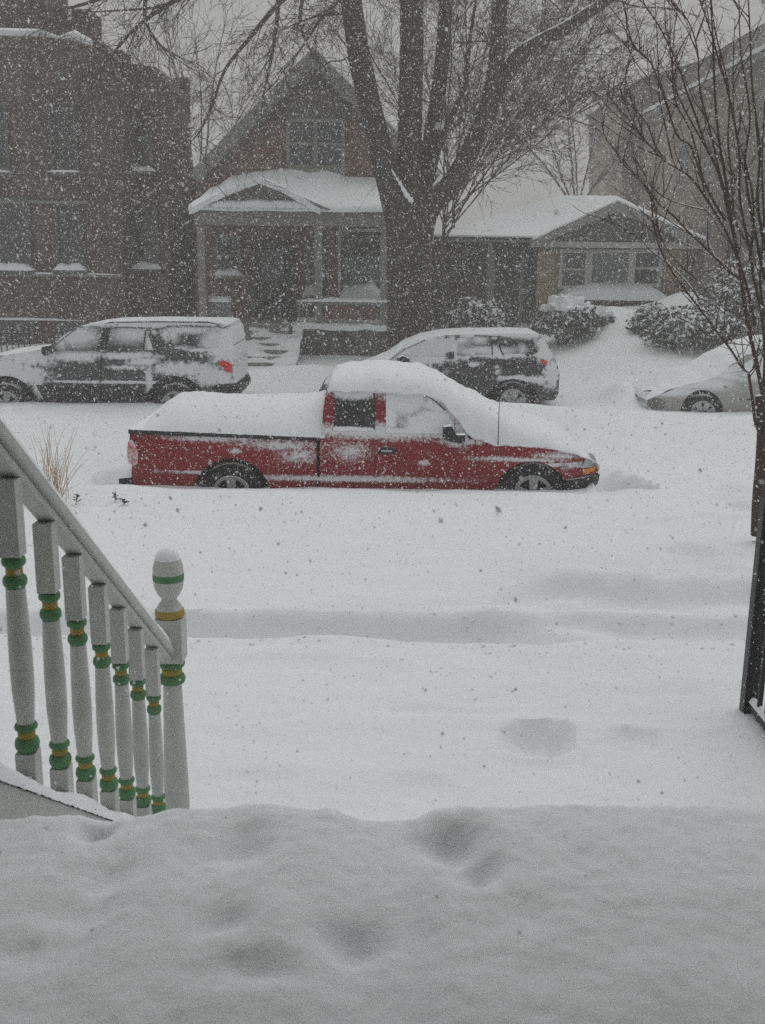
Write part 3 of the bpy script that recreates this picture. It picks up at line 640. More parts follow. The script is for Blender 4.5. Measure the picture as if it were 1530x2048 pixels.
# sedan (right)
Y3 = 17.2; W3 = 1.75
bl = blobs_px([(1330,783,70,10,1.0),(1420,768,50,14,.9),(1350,770,90,8,1.1),(1480,745,80,14,1.2),(1300,815,25,5,.8)],Y3)
P3_ = snowed(mat('silver_paint', (.36,.365,.35), .35, metal=.3, var=.1, spec=.5), bl, up_amt=.3, speck=.2, speck_scale=24, nscale=10, namp=.55, soft=.8)
G3 = glass_mat('sedan_glass', (.05,.05,.05), blobs=blobs_px([(1540,720,90,60,1.4)],Y3))
out3 = [(1301,836),(1298,818),(1298,800),(1302,796),(1324,789),(1356,776),(1420,758),(1440,750),(1500,712),(1540,694),(1600,684),(1700,684),(1760,705),(1790,750),(1830,765),(1840,800),(1835,838),(1762,838)] + \
       arc_px(1715,826,45,46,10,170,12) + [(1668,838),(1452,840)] + arc_px(1405,826,43,46,5,175,14) + [(1360,840),(1318,842)]
s3, i3 = car('parked_car', 'silver saloon car with round-holed wheel trims under snow, cut off by the right edge', 'car', Y3, W3, out3, [(1406,828),(1715,828)], P3_, G3,
    [[(1462,748),(1515,716),(1560,704),(1590,702),(1590,748)],[(1600,702),(1690,704),(1720,748),(1600,748)]], .325, 752, endr=.2, rims=CHROME, spokes=7)
shell(poly_px([(1300,799),(1320,799),(1330,804),(1328,817),(1308,819),(1301,816)],Y3), Y3, 0, i3, off=.012, depth=.05, cell=.05).build('headlight', snowed(mat('dull_lens',(.2,.2,.19),.3,var=.3,vscale=30), speck=.4, speck_scale=24), s3, 35)
MB().prism(poly_px([(1482,740),(1494,736),(1500,742),(1499,751),(1486,754),(1480,748)],Y3-.1), Y3-.15, Y3+.02).build('mirror', P3_, s3, bevel=.02)
MB().tube(strip([(1288,782),(1306,781)],Y3+.3,lambda x,z:0,0,0),.012,5).build('badge_bar', BPLAS, s3)
for pts in ([(1478,799),(1540,800)],[(1460,735),(1500,710)]):
    MB().tube(strip(pts,Y3,i3,0,.012),.008,5).build('trim_line', BPLAS, s3)
st = [(X(a,b,Y3), Y3+d, Y3+W3-d, Z(a,b,Y3+d), Z(a,c,Y3+.9)) for a,b,c,d in
      ((1295,799,786,.04),(1301,796,778,.0),(1320,789,770,.0),(1340,778,762,.03),(1400,764,738,.0),(1432,755,722,.02),(1470,730,700,.12),(1510,706,682,.2),(1560,690,672,.22),(1700,688,670,.22),(1770,720,705,.1),(1835,765,752,.05),(1842,780,778,.1))]
snow_loft('saloon_snow', st, 'smooth snow cover over the bonnet and windscreen of the silver saloon', p=2.6, n=100, K=18, seed=25)
# ------------------------------------------------------------------ houses
def window(house, x0, y0, x1, y1, Y, glass=HGLASS, frame=TRIM, mull=0, bars=1, sill=True, ft=.07, snow=None):
    a,b,c,d = rect(x0,y0,x1,y1,Y)
    m = MB(); m.box(a,a+ft,Y-.10,Y-.002,c,d).box(b-ft,b,Y-.10,Y-.002,c,d).box(a+ft,b-ft,Y-.10,Y-.002,d-ft,d).box(a+ft,b-ft,Y-.10,Y-.002,c,c+ft)
    for k in range(mull):
        xm = a+(b-a)*(k+1)/(mull+1); m.box(xm-.05,xm+.05,Y-.11,Y-.012,c+ft,d-ft)
    f = m.build('window', frame, house)
    p = MB().box(a+ft,b-ft,Y-.03,Y-.006,c+ft,d-ft).build('pane', glass, f)
    if bars:
        zm = (c+d)/2; q = MB(); q.box(a+ft,b-ft,Y-.075,Y-.032,zm-.03,zm+.03); q.build('sash_bar', frame, f)
    if sill:
        MB().box(a-.08,b+.08,Y-.2,Y-.002,c-.10,c-.003).build('sill', frame, f)
    if snow: sill_snow.append((a-.06,b+.06,Y-.22,Y-.02,c-.003,snow))
    return f
sill_snow = []
def flush_sills(name, label):
    mb = MB()
    for a,b,y0,y1,z,t in sill_snow:
        n = 12; base = len(mb.v); vs = []; fs = []
        for i in range(n+1):
            u = i/n; x = a+(b-a)*u; e = min(1, 6*min(u,1-u)+.15)
            h_ = t*e*(1+.3*fb(x*4,z,1))
            vs += [(x,y0-.02,z),(x,y0,z+h_*.75),(x,(y0+y1)/2,z+h_),(x,y1,z+h_*1.15),(x,y1,z)]
        for i in range(n):
            for k in range(4): fs.append((i*5+k,i*5+k+1,(i+1)*5+k+1,(i+1)*5+k))
            fs.append((i*5+4,i*5,(i+1)*5,(i+1)*5+4))
        fs += [(4,3,2,1,0), tuple(n*5+k for k in range(5))]
        mb.add(vs, fs)
    sill_snow.clear()
    return mb.build(name, SNOW, None, 60, kind='stuff', label=label)
# --- brick flats on the left
YF = 27.0
fl = thing('brick_flats', (P(100,740,YF).x, YF, .5), 'tall dark red brick apartment house with chimneys and snowy sills at the left', 'apartment house')
MB().prism(poly_px([(-200,800),(-200,75),(0,72),(95,74),(150,82),(182,92),(214,128),(246,160),(246,800)],YF), YF, YF+4).build('wall', BRICK, fl)
MB().prism(poly_px([(-200,72),(-200,10),(90,22),(150,42),(182,66),(214,98),(236,122),(246,126),(246,160),(214,128),(182,92)],YF+1.5), YF+1.5, YF+3.9).build('roof', snowed(mat('slate_roof',(.075,.05,.045),.9,var=.3,vscale=2), speck=.2, speck_scale=6), fl)
MB().prism(poly_px([(243,800),(243,124),(312,134),(324,148),(338,172),(340,178),(340,800)],YF+1.2), YF+1.2, YF+3.9).build('wing_wall', BRICK, fl)
MB().prism(poly_px([(0,30),(0,-40),(90,-40),(90,34)],YF+2), YF+2, YF+4).build('chimney', BRICK, fl)
MB().prism(poly_px([(143,90),(143,17),(179,18),(179,110)],YF+2.2), YF+2.2, YF+3.4).build('chimney', BRICK, fl)
m = MB().prism(poly_px([(228,140),(228,100),(245,100),(245,150)],YF+3), YF+3, YF+4); m.build('chimney', BRICK, fl)
MB().prism(poly_px([(344,800),(346,156),(374,154),(374,168),(374,800)],YF+4), YF+4, YF+4.5).build('chimney', BRICK, fl)
MB().prism(poly_px([(362,800),(362,345),(372,332),(400,338),(402,800)],YF+4.6), YF+4.6, YF+5.2).build('rear_wall', BRICK, fl)
for r_ in ((-60,395,62,540,.16),(113,408,166,540,.16),(-60,205,18,345,.05),(100,205,156,345,.05)):
    window(fl, *r_[:4], YF, snow=r_[4], frame=DFRAME)
for r_ in ((266,420,318,538,.14),(254,235,306,343,.12)):
    window(fl, *r_[:4], YF+1.2, snow=r_[4], frame=DFRAME)
for r_ in ((-60,637,70,690),(118,637,172,690)): window(fl, *r_, YF, sill=False, bars=0, frame=DFRAME)
a,b,c,d = rect(-200,547,246,552,YF); MB().box(a,b,YF-.12,YF-.002,c,d).build('belt_course', TRIM, fl)
sill_snow += [(a,b,YF-.13,YF-.01,d,.04)]
a,b,c,d = rect(-200,400,178,406,YF); MB().box(a,b,YF-.08,YF-.002,c,d).build('belt_course', TRIM, fl)
a,b,c,d = rect(-200,636,175,639,YF); sill_snow += [(a,b,YF-.12,YF-.01,c,.05)]
flush_sills('flats_sill_snow', 'snow lying on the window sills of the dark brick apartment house')
m = MB()
for pts in ([(-200,73),(0,70),(80,72),(120,78)],[(110,80),(150,74),(178,90),(182,94)]):
    q = [P(x,y,YF+.6) for x,y in pts]; m.tube(q, [.05,.16,.16,.06], 8)
m.build('parapet_snow', SNOW, None, True, kind='stuff', label='snow along the parapet of the dark brick apartment house')
# --- iron picket fence in front of the flats
YP = 21.0
pf = thing('picket_fence', (P(30,700,YP).x, YP, .6), 'thin dark iron picket fence standing in snow before the left brick house', 'fence')
x0 = X(-20,700,YP); x1 = X(84,700,YP); m = MB(); k = 0; n_ = int((x1-x0)/.104)
for k in range(n_):
    xx = x0+(x1-x0)*k/n_; MB().box(xx-.009,xx+.009,YP-.009,YP+.009,.4,1.62).build('picket', BLACK, pf)
for zz in (1.05, 1.45): MB().box(x0,x1,YP-.015,YP+.015,zz,zz+.03).build('rail', BLACK, pf)
# --- brick cottage
YC = 28.0
ct = thing('brick_cottage', (P(620,745,YC).x, YC, .5), 'narrow gabled brick cottage with a pedimented porch, behind the big tree', 'house')
wallp = [(392,760),(392,352),(410,335),(628,118),(846,335),(862,352),(862,760)]
MB().prism(poly_px(wallp,YC), YC, YC+11).build('wall', BRICK2, ct)
MB().prism(poly_px([(520,238),(628,122),(736,238)],YC), YC-.05, YC-.003).build('gable_shingles', SHING, ct)
rm = MB()
rm.hull8(*[[(P(x,y,YC).x, yy, P(x,y,YC).z) for x,y in ((628,100),(628,138),(402,366),(378,352))] for yy in (YC-.35,YC+11.3)])
rm.hull8(*[[(P(x,y,YC).x, yy, P(x,y,YC).z) for x,y in ((628,100),(628,138),(854,366),(878,352))] for yy in (YC-.35,YC+11.3)])
rm.build('roof', TRIM, ct)
rf = MB()
rf.hull8(*[[(P(x,y,YC).x, yy, P(x,y,YC).z) for x,y in ((628,96),(628,101),(877,353),(880,348))] for yy in (YC-.30,YC+11.3)])
rf.build('cottage_roof_snow', SNOW, None, kind='stuff', label='thin snow on the steep roof of the brick cottage')
wf = window(ct, 573,238,690,338, YC, mull=1, bars=1, snow=None, glass=mat('upper_glass',(.055,.065,.07),.15,var=.4,vscale=2), ft=.09)
window(ct, 432,472,482,550, YC, snow=.14)
a,b,c,d = rect(505,482,588,645,YC)
dr = MB().box(a+.08,b-.08,YC-.05,YC-.003,c,d-.08).build('door', mat('dark_door',(.02,.022,.024),.5,var=.4), ct)
m = MB().box(a,a+.08,YC-.12,YC-.003,c,d).box(b-.08,b,YC-.12,YC-.003,c,d).box(a+.08,b-.08,YC-.12,YC-.003,d-.08,d); m.build('door_frame', mat('dark_frame',(.05,.045,.04),.7), dr)
MB().box(a+.25,b-.25,YC-.07,YC-.053,(c+d)/2,d-.3).build('door_pane', HGLASS, dr)
window(ct, 612,480,634,590, YC, snow=.25, bars=0)
# bay with the large window, right of the porch post
YB_ = 27.2
a,b,c,d = rect(655,452,862,760,YB_); MB().box(a,b,YB_,YC-.004,c,d).build('bay_wall', BRICK2, ct)
window(ct, 676,458,770,590, YB_, glass=HGLASS, mull=0, bars=0, sill=False, frame=LTRIM)
a,b,c,d = rect(686,512,762,582,YB_); MB().box(a,b,YB_-.05,YB_-.034,c,d).build('curtain', CURT, ct)
# porch
YO = 25.7
def pbox(nm, x0, y0, x1, y1, Y, dep, mt, par, bev=0):
    a,b,c,d = rect(x0,y0,x1,y1,Y); return MB().box(a,b,Y,Y+dep,c,d).build(nm, mt, par, bevel=bev)
pbox('porch_beam', 388,424,862,452, YO, .35, TRIM, ct)
pbox('porch_cornice', 382,417,866,425, YO-.12, .6, TRIM, ct)
for xx in (396, 629, 760):
    pbox('porch_post', xx,452,xx+15,648, YO+.02, .22, TRIM, ct)
    pbox('post_cap', xx-3,452.2,xx+18,459, YO-.02, .30, TRIM, ct)
pbox('porch_deck', 388,648,862,662, YO, YC-YO-.01, TRIM, ct)
pbox('porch_wall', 600,663,862,745, YO+.05, YC-YO-.1, snowed(mat('lattice_wall',(.10,.095,.08),.9,var=.5,vscale=3), speck=.25, speck_scale=7), ct)
pbox('porch_wall', 388,663,480,745, YO+.05, YC-YO-.1, snowed(mat('lattice_wall2',(.09,.085,.075),.9,var=.5,vscale=3), speck=.2, speck_scale=7), ct)
pbox('balustrade_wall', 648,612,862,640, YO+.05, .2, BRICK2, ct)
for y0 in (603,): 
    pbox('balustrade_rail', 592,604,862,611, YO+.0, .3, TRIM, ct)
for xx in (596,612,628,): pbox('balustrade_bar', xx,611,xx+4,648, YO+.1, .08, TRIM, ct)
pbox('rail_post', 577,598,584,668, YO-.9, .12, BPLAS, ct)
pbox('planter', 415,604,462,646, YO+.25, .4, mat('grey_planter',(.17,.18,.18),.8,var=.3), ct)
for k in range(6):
    a,b,c,d = rect(478,662+k*13,594,760,YO-.35*(k+1)); MB().box(a,b,YO-.35*(k+1),YO-.35*k-.004,.2,d).build('front_step', TRIM, ct)
# pediment
ped = MB()
ped.prism(poly_px([(392,417),(520,366),(650,418)],YO-.05), YO-.05, YO+2.2); ped.build('pediment', mat('pediment_board',(.15,.155,.13),.8,var=.15,vscale=4), ct)
rk = MB()
for q in ([(520,357),(520,367),(386,420),(380,417)],[(520,357),(520,367),(655,421),(662,419)]):
    rk.prism(poly_px(q,YO-.25), YO-.25, YO+2.25)
rk.build('pediment_rake', TRIM, ct)
sill_snow += [(X(405,415,YO), X(640,415,YO), YO-.24, YO-.055, Z(520,416,YO), .16), (X(676,590,YB_),X(770,590,YB_),YB_-.6,YB_-.01,Z(720,606,YB_),.42),
              (X(592,603,YO),X(862,603,YO),YO-.02,YO+.32,Z(700,604,YO),.07),(X(415,604,YO+.3),X(462,604,YO+.3),YO+.23,YO+.67,Z(440,604,YO+.25),.1)]
flush_sills('cottage_sill_snow', 'snow on the window ledges, railing and pediment of the brick cottage')
# snow on porch roof: shed, lumpy, drifts up at the window
def patch(fn, nu, nv, nm, label, mt=None, thick=.12):
    m = MB()
    for j in range(nv+1):
        for i in range(nu+1): m.v.append(tuple(fn(i/nu, j/nv)))
    for j in range(nv):
        for i in range(nu): m.f.append((j*(nu+1)+i, j*(nu+1)+i+1, (j+1)*(nu+1)+i+1, (j+1)*(nu+1)+i))
    k = (nu+1)*(nv+1)
    m.v += [(v[0],v[1],v[2]-thick) for v in m.v[:k]]
    for j in range(nv):
        for i in range(nu): m.f.append(((j+1)*(nu+1)+i+k, (j+1)*(nu+1)+i+1+k, j*(nu+1)+i+1+k, j*(nu+1)+i+k))
    for i in range(nu):
        m.f += [(i,i+k,i+1+k,i+1)]; q = nv*(nu+1); m.f += [(q+i+1,q+i+1+k,q+i+k,q+i)]
    for j in range(nv):
        a = j*(nu+1); b = (j+1)*(nu+1); m.f += [(b,b+k,a+k,a),(a+nu,a+nu+k,b+nu+k,b+nu)]
    return m.build(nm, mt or SNOW, None, 60, kind='stuff', label=label)
xa, xb = X(398,400,27), X(775,400,26.5)
def shed(u, v):
    y = YO-.22 + v*(YC-YO+.17)
    zt = interp(xa+(xb-xa)*u, [(X(398,0+380,YC),Z(398,395,YC)),(X(430,380,YC),Z(430,372,YC)),(X(470,360,YC),Z(470,350,YC)),(X(520,350,YC),Z(520,343,YC)),(X(590,340,YC),Z(590,336,YC)),(X(620,340,YC),Z(620,342,YC)),(X(650,340,YC),Z(650,338,YC)),(X(680,345,YC),Z(680,344,YC)),(X(692,355,YC),Z(692,353,YC)),(X(775,355,YC),Z(775,356,YC))])
    ze = Z(600,414,YO-.2); x = xa+(xb-xa)*u
    x = x - (.12*v if u > .97 else 0)
    z = ze + (zt-ze)*(v**.92) + .02*fb(x*1.2,y*1.2,2)
    return (x, y, z - (.05 if v == 0 else 0))
patch(shed, 80, 24, 'porch_roof_snow', 'thick snow on the porch roof of the brick cottage', thick=.05)
m = MB()
pn = Z(520,357,YO-.2)
def pslope(s):
    def f(u, v):
        c = P(520,352,YO-.25); e = P(378 if s < 0 else 640, 414, YO-.25)
        x = c.x+(e.x-c.x)*u; z = c.z+(e.z-c.z)*u + .02*fb(x*3,v*3,4) - .03*(v==0)
        return (x, YO-.27+v*2.3, z + .05*math.sin(math.pi*min(1,u*1.1)))
    return f
patch(pslope(-1), 20, 10, 'pediment_snow', 'snow on the left slope of the cottage porch pediment', thick=.14)
patch(pslope(1), 20, 10, 'pediment_snow', 'snow on the right slope of the cottage porch pediment', thick=.14)
def steps_snow(u, v):
    x = X(486,700,24.5)+(X(600,700,24.5)-X(486,700,24.5))*u; y = 23.4+v*2.5
    return (x, y, Z(540,745,23.4)+(Z(540,655,25.9)-Z(540,745,23.4))*v + .05 + .12*fb(x*1.8,y*1.8,3) + .12*u - .05*abs(math.sin(v*6*math.pi))*(1-u))
patch(steps_snow, 24, 40, 'front_steps_snow', 'drift of snow over the front steps of the brick cottage', thick=.1)
def deck_snow(u, v):
    x = X(588,650,YO)+(X(780,650,YO)-X(588,650,YO))*u; y = YO-.15+v*1.2
    return (x, y, Z(690,660,YO)+.12+.07*fb(x*1.5,y*2,1)+.12*v)
patch(deck_snow, 24, 8, 'deck_snow', 'snow drift along the porch floor edge of the brick cottage', thick=.12)
# --- low house (ranch) on the right
YR = 31.0
rn = thing('low_house', (P(1150,650,YR).x, YR, 1.0), 'low tan brick house with shallow gable and triple window, right of the big tree', 'house')
RW = brick_mat('ranch_brick', (.17,.13,.085),(.13,.10,.07),(.12,.10,.08))
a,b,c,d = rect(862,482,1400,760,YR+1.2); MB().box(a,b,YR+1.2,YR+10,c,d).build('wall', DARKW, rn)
a,b,c,d = rect(1072,486,1400,760,YR); MB().box(a,b,YR,YR+1.198,c,d).build('front_wall', RW, rn)
a,b,c,d = rect(1074,500,1116,612,YR); MB().box(a,b,YR-.03,YR-.003,c,d).build('yellow_panel', TAN, rn)
a,b,c,d = rect(1322,500,1362,560,YR); MB().box(a,b,YR-.03,YR-.003,c,d).build('yellow_panel', TAN, rn)
a,b,c,d = rect(1180,590,1275,640,YR); MB().box(a,b,YR-.03,YR-.003,c,d).build('yellow_panel', TAN, rn)
MB().prism(poly_px([(1078,480),(1235,412),(1400,484)],YR-.3), YR-.3, YR+1.0).build('gable_boards', mat('gable_green_board',(.085,.09,.08),.85,var=.3,vscale=3), rn)
g_ = MB()
for q in ([(1235,404),(1235,424),(1085,486),(1062,484)],[(1235,404),(1235,424),(1398,490),(1422,488)]): g_.prism(poly_px(q,YR-.6), YR-.6, YR+4)
g_.build('gable_rake', mat('rake_board',(.26,.265,.255),.8,var=.1), rn)
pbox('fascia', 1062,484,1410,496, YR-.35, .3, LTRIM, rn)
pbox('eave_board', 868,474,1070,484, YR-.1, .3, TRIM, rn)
for r_ in ((1117,499,1176,578),(1176,499,1262,572),(1262,499,1322,574)): window(rn, *r_, YR, frame=LTRIM, sill=False, bars=(1 if r_[0]!=1176 else 0), ft=.10, glass=(CURT if r_[0]==1176 else HGLASS))
a,b,c,d = rect(980,500,1044,690,YR+1.2); dr2 = MB().box(a+.1,b-.1,YR+1.13,YR+1.197,c,d-.08).build('door', mat('green_dark_door',(.035,.042,.04),.5,var=.4), rn)
MB().box(a,a+.1,YR+1.08,YR+1.197,c,d).box(b-.1,b,YR+1.08,YR+1.197,c,d).build('door_frame', LTRIM, dr2)
pbox('porch_post', 972,486,982,700, YR, .16, TRIM, rn)
window(rn, 1046,520,1070,600, YR+1.2, sill=False, frame=TRIM)
mb_ = MB(); mb_.v = [(X(868,480,YR),YR,Z(868,480,YR)),(X(1410,480,YR),YR,Z(1400,482,YR)),(X(1410,480,YR)+.5,YR+9,Z(1400,482,YR)),(X(868,480,YR),YR+9,Z(868,480,YR)),
    (X(1120,402,YR+4.5),YR+4.5,Z(1140,404,YR+4.5)),(X(1230,402,YR+4.5),YR+4.5,Z(1140,404,YR+4.5))]
mb_.f = [(0,1,5,4),(1,2,5),(2,3,4,5),(3,0,4)]
mb_.build('roof', ROOFM, rn)
def hipf(u, v):
    y = YR-.1+4.6*v; xl_ = X(866,480,YR)+(X(1120,402,YR+4.5)-X(866,480,YR))*v; xr2 = X(1412,480,YR)+(X(1232,402,YR+4.5)-X(1412,480,YR))*v
    return (xl_+(xr2-xl_)*u, y, Z(1000,476,YR)+.07+(Z(1140,400,YR+4.5)+.08-Z(1000,476,YR))*v + .02*fb(u*6,v*3,2))
patch(hipf, 40, 12, 'low_house_roof_snow', 'smooth snow on the shallow roof of the low tan house', thick=.12)
for s, e in ((-1,(1066,479)),(1,(1420,483))):
    def f(u, v, e=e): 
        c = P(1235,401,YR-.6); q = P(e[0],e[1],YR-.6); return (c.x+(q.x-c.x)*u, YR-.6+v*4.6, c.z+(q.z-c.z)*u+.03+.02*fb(u*5,v*4,e[0]))
    patch(f, 20, 10, 'gable_snow', 'thin snow on the %s slope of the low house gable' % ('left' if s<0 else 'right'), thick=.05)
sill_snow += [(X(1110,580,YR),X(1330,580,YR),YR-.8,YR-.01,Z(1200,598,YR),.36)]
flush_sills('ledge_snow', 'thick snow on the ledge below the triple window of the low house')
# --- tall tan buildings at far right
sb = thing('tan_house', (11.4,40,1.0), 'tall tan sided house at the right edge with a snow-lined eave', 'house')
pa = PX(1290,242,11.3); pb = PX(1528,97,11.3); ez = (pa.z+pb.z)/2
MB().box(11.3,20,27.5,pa.y,.5,ez-.25).build('wall', SIDING, sb)
MB().box(10.95,20.2,27.2,pa.y+.3,ez-.25,ez-.10).build('eave', TRIM, sb)
mr_ = MB(); mr_.hull8([(10.95,27.2,ez-.09),(16,27.2,ez+3.2),(16,27.2,ez+3.0),(11.1,27.2,ez-.12)],[(10.95,pa.y+.3,ez-.09),(16,pa.y+.3,ez+3.2),(16,pa.y+.3,ez+3.0),(11.1,pa.y+.3,ez-.12)])
mr_.build('roof', ROOFM, sb)
for yy in (31.5,34.5,38.0,41.5):
    for zz in (2.6,5.6):
        f = MB().box(11.20,11.298,yy,yy+1.0,zz,zz+1.6).build('window', LTRIM, sb)
        MB().box(11.17,11.196,yy+.1,yy+.9,zz+.1,zz+1.5).build('pane', HGLASS, f)
def eavesnow(u, v):
    y = 27.2+(pa.y-27+.1)*u; return (10.93+1.0*v, y, ez-.02+.62*v*.65+.13*(1-.5*v)+.05*fb(y*1.1,v,3))
patch(eavesnow, 60, 6, 'eave_snow', 'snow banked along the eave of the tall tan house', thick=.14)
YA_ = 50.0
ab = thing('grey_block', (P(1300,400,YA_).x, YA_, 1.0), 'faded grey-tan building looming behind the tan house in the snowfall', 'building')
MB().prism(poly_px([(1245,520),(1244,195),(1280,165),(1400,128),(1440,105),(1530,52),(1800,52),(1800,520)],YA_), YA_, YA_+8).build('wall', SIDING, ab)
MB().prism(poly_px([(1240,196),(1240,189),(1280,158),(1400,121),(1440,98),(1530,45),(1530,52),(1440,105),(1400,128),(1280,165)],YA_-.3), YA_-.3, YA_+8.3).build('roof', ROOFM, ab)
# ------------------------------------------------------------------ trees
def wander(p, d, L, r0, r1, n, wob, drift=Vector((0,0,0)), seed=None):
    pts = [Vector(p)]; rad = [r0]; d = Vector(d).normalized()
    for i in range(n):
        d = (d + Vector((random.gauss(0,wob),random.gauss(0,wob),random.gauss(0,wob))) + drift/n).normalized()
        pts.append(pts[-1]+d*(L/n)); rad.append(r0+(r1-r0)*(i+1)/n)
    return pts, rad
def grow(mb, p, d, L, r, lvl, drift, wob=.16, kids=(4,6), spread=.8, rmin=.004, shrink=.55):
    n = 7 if lvl > 0 else 4
    pts, rad = wander(p, d, L, r, max(rmin*.7, r*.35), n, wob, drift)
    mb.tube(pts, rad, 4 if r > .015 else 3, cap=False)
    if lvl <= 0: return
    for k in range(random.randint(*kids)):
        i = random.randint(1, n); q = pts[i]; dd = (pts[i]-pts[i-1]).normalized()
        a = Vector((random.gauss(0,1),random.gauss(0,.7),random.gauss(0,1))); a = (a - dd*a.dot(dd)).normalized()
        grow(mb, q, dd*math.cos(spread)+a*math.sin(spread*random.uniform(.6,1.3)), L*random.uniform(.4,.75), max(rmin, rad[i]*shrink), lvl-1, drift, wob, kids, spread, rmin, shrink)
def pxpath(L, Y, dy=0): return [P(x,y,Y+dy*i/(len(L)-1)) for i,(x,y) in enumerate(L)]
def smooth_path(pts, rad, k=4):
    out = []; ro = []
    n = len(pts)
    for i in range(n-1):
        p0, p1, p2, p3 = pts[max(i-1,0)], pts[i], pts[i+1], pts[min(i+2,n-1)]
        for j in range(k):
            t = j/k
            out.append(.5*((2*p1)+(p2-p0)*t+(2*p0-5*p1+4*p2-p3)*t*t+(3*p1-p0-3*p2+p3)*t**3)); ro.append(rad[i]+(rad[i+1]-rad[i])*t)
    out.append(pts[-1]); ro.append(rad[-1]); return out, ro
YT = 21.6; S = 1/97.0
bt_ = thing('street_tree', (P(818,720,YT).x, YT, .5), 'large old bare tree with forked limbs on the far kerb, snow in its crotch', 'tree')
def limb(L, W, dy, nm='limb', n=14, par=None, Yb=YT):
    pts = pxpath(L, Yb, dy); rad = [w_*S/2 for w_ in W]; pts, rad = smooth_path(pts, rad)
    rad = [r*(1+.06*fb(i*.5,n,1)) for i, r in enumerate(rad)]
    MB().tube(pts, rad, n).build(nm, BARK, par or bt_, 60); return pts, rad
limb([(822,760),(820,700),(818,620),(816,520),(815,440),(812,390)], [120,94,86,82,84,86], 0, 'trunk', 20)
Ls = []
Ls.append(limb([(806,470),(790,400),(766,320),(745,230),(722,130),(705,20),(690,-120),(660,-300)], [56,56,44,42,42,38,32,24], -.8))
Ls.append(limb([(818,440),(818,340),(820,240),(823,120),(824,0),(830,-150),(820,-320)], [54,50,46,45,44,38,28], .3))
Ls.append(limb([(830,450),(842,380),(860,290),(876,190),(886,100),(892,0),(905,-150)], [44,40,32,30,28,26,18], 1.3))
Ls.append(limb([(838,480),(856,415),(905,365),(950,280),(982,190),(995,100),(1000,0),(1010,-160)], [52,50,40,35,31,30,28,20], -.2))
Ls.append(limb([(968,250),(1000,170),(1040,110),(1075,85),(1125,60),(1170,30),(1212,0),(1300,-80)], [34,30,27,26,25,22,20,14], .2))
Ls.append(limb([(860,360),(875,300),(905,230),(930,170),(940,80),(955,-20)], [20,15,12,9,7,5], 1.0))
m = MB()
random.seed(11)
for pts, rad in Ls:
    for i in range(6, len(pts)):
        if random.random() < .25:
            a = Vector((random.gauss(0,1),random.gauss(0,1),random.gauss(.1,.6))).normalized()
            grow(m, pts[i], a, random.uniform(.9,2.0), .018, 2, Vector((0,0,-.25)), .2, (3,5), .8, .004)
# drooping limbs entering from the top left
for L_ in ([(640,-60),(560,5),(500,75),(450,140),(425,210),(400,262),(375,290)],[(560,-40),(552,60),(540,130),(525,200),(522,260)],[(660,-80),(690,-20),(640,40),(600,100),(560,150)],
           [(500,-80),(420,-30),(330,10),(250,20),(150,25)],[(420,-60),(350,0),(290,40),(240,90),(205,140),(160,180)],[(330,-60),(220,-10),(120,20),(20,30)],[(620,-60),(600,30),(615,90),(640,120)],
           [(300,-50),(290,30),(320,90),(390,130)],[(760,-60),(700,20),(640,30),(560,60)]):
    Yb = YT-random.uniform(0,2.5); pts, rad = smooth_path(pxpath(L_,Yb,0), [.05-.043*i/(len(L_)-1) for i in range(len(L_))])
    m.tube(pts, rad, 5)
    for i in range(2, len(pts)):
        for k in range(1):
            dd = (pts[i]-pts[i-1]).normalized(); a = (dd+Vector((random.gauss(0,.7),random.gauss(0,.6),random.gauss(-.2,.7)))).normalized()
            grow(m, pts[i], a, random.uniform(.5,1.3), .011, 2, Vector((0,0,-.35)), .22, (3,5), .75, .0038)
print('big tree twigs', len(m.f)); m.build('crown', TWIG, bt_, kind='stuff')
m = MB(); cs = [P(x,y,YT-q) for x,y,q in ((783,338,.50),(792,354,.46),(803,372,.44),(815,392,.46),(826,404,.50),(842,398,.50))]
cs, cr_ = smooth_path(cs[:5], [.010,.020,.030,.050,.035]); m.tube(cs, [r*(1+.9*fb(i*.9,1,2)) for i, r in enumerate(cr_)], 9)
m.build('crotch_snow', SNOW, None, True, kind='stuff', label='snow packed in the fork of the big bare tree')
# bushy small tree right behind
def bg_tree(base, Y, h_, spread, n, label, mt, seed, r0=.06, lv=2, lean=0.25, twr=.0055):
    random.seed(seed); p = P(base[0],base[1],Y); t = thing('bare_tree', (p.x,Y,p.z), label, 'tree', 'bare trees behind the houses')
    mt_ = MB(); mm = MB()
    mt_.tube([p, p+Vector((0,0,h_*.22))], [r0*1.3, r0], 7)
    for k in range(n):
        u = -1+2*(k+.5)/n
        pts, rad = wander(p+Vector((0,0,h_*.12+random.uniform(0,h_*.1))), (u*spread+lean, random.gauss(0,.25), 1), h_*random.uniform(.7,1.0), r0*.6, .01, 12, .05, Vector((u*.35,0,.1)))
        mt_.tube(pts, rad, 5)
        for i in range(3, len(pts)):
            for q in range(2):
                dd = (pts[i]-pts[i-1]).normalized(); a = (dd*.9+Vector((random.gauss(0,.6),random.gauss(0,.5),random.gauss(0,.35)))).normalized()
                grow(mm, pts[i], a, h_*random.uniform(.12,.24), .012, lv, Vector((0,0,.1)), .12, (3,5), .6, twr)
    mt_.build('trunk', mt, t); mm.build('crown', mt, t, kind='stuff'); print(label, len(mm.f))
bg_tree((885,560), 25.0, 6.8, .75, 10, 'many-stemmed bare tree with fine upswept twigs right behind the big trunk', TWIG, 5, .034, 2, .45)
bg_tree((905,500), 36.0, 9.0, .8, 12, 'hazy bare tree rising beyond the gap between the two houses', TWIG, 6, .05, 2, .2, .008)
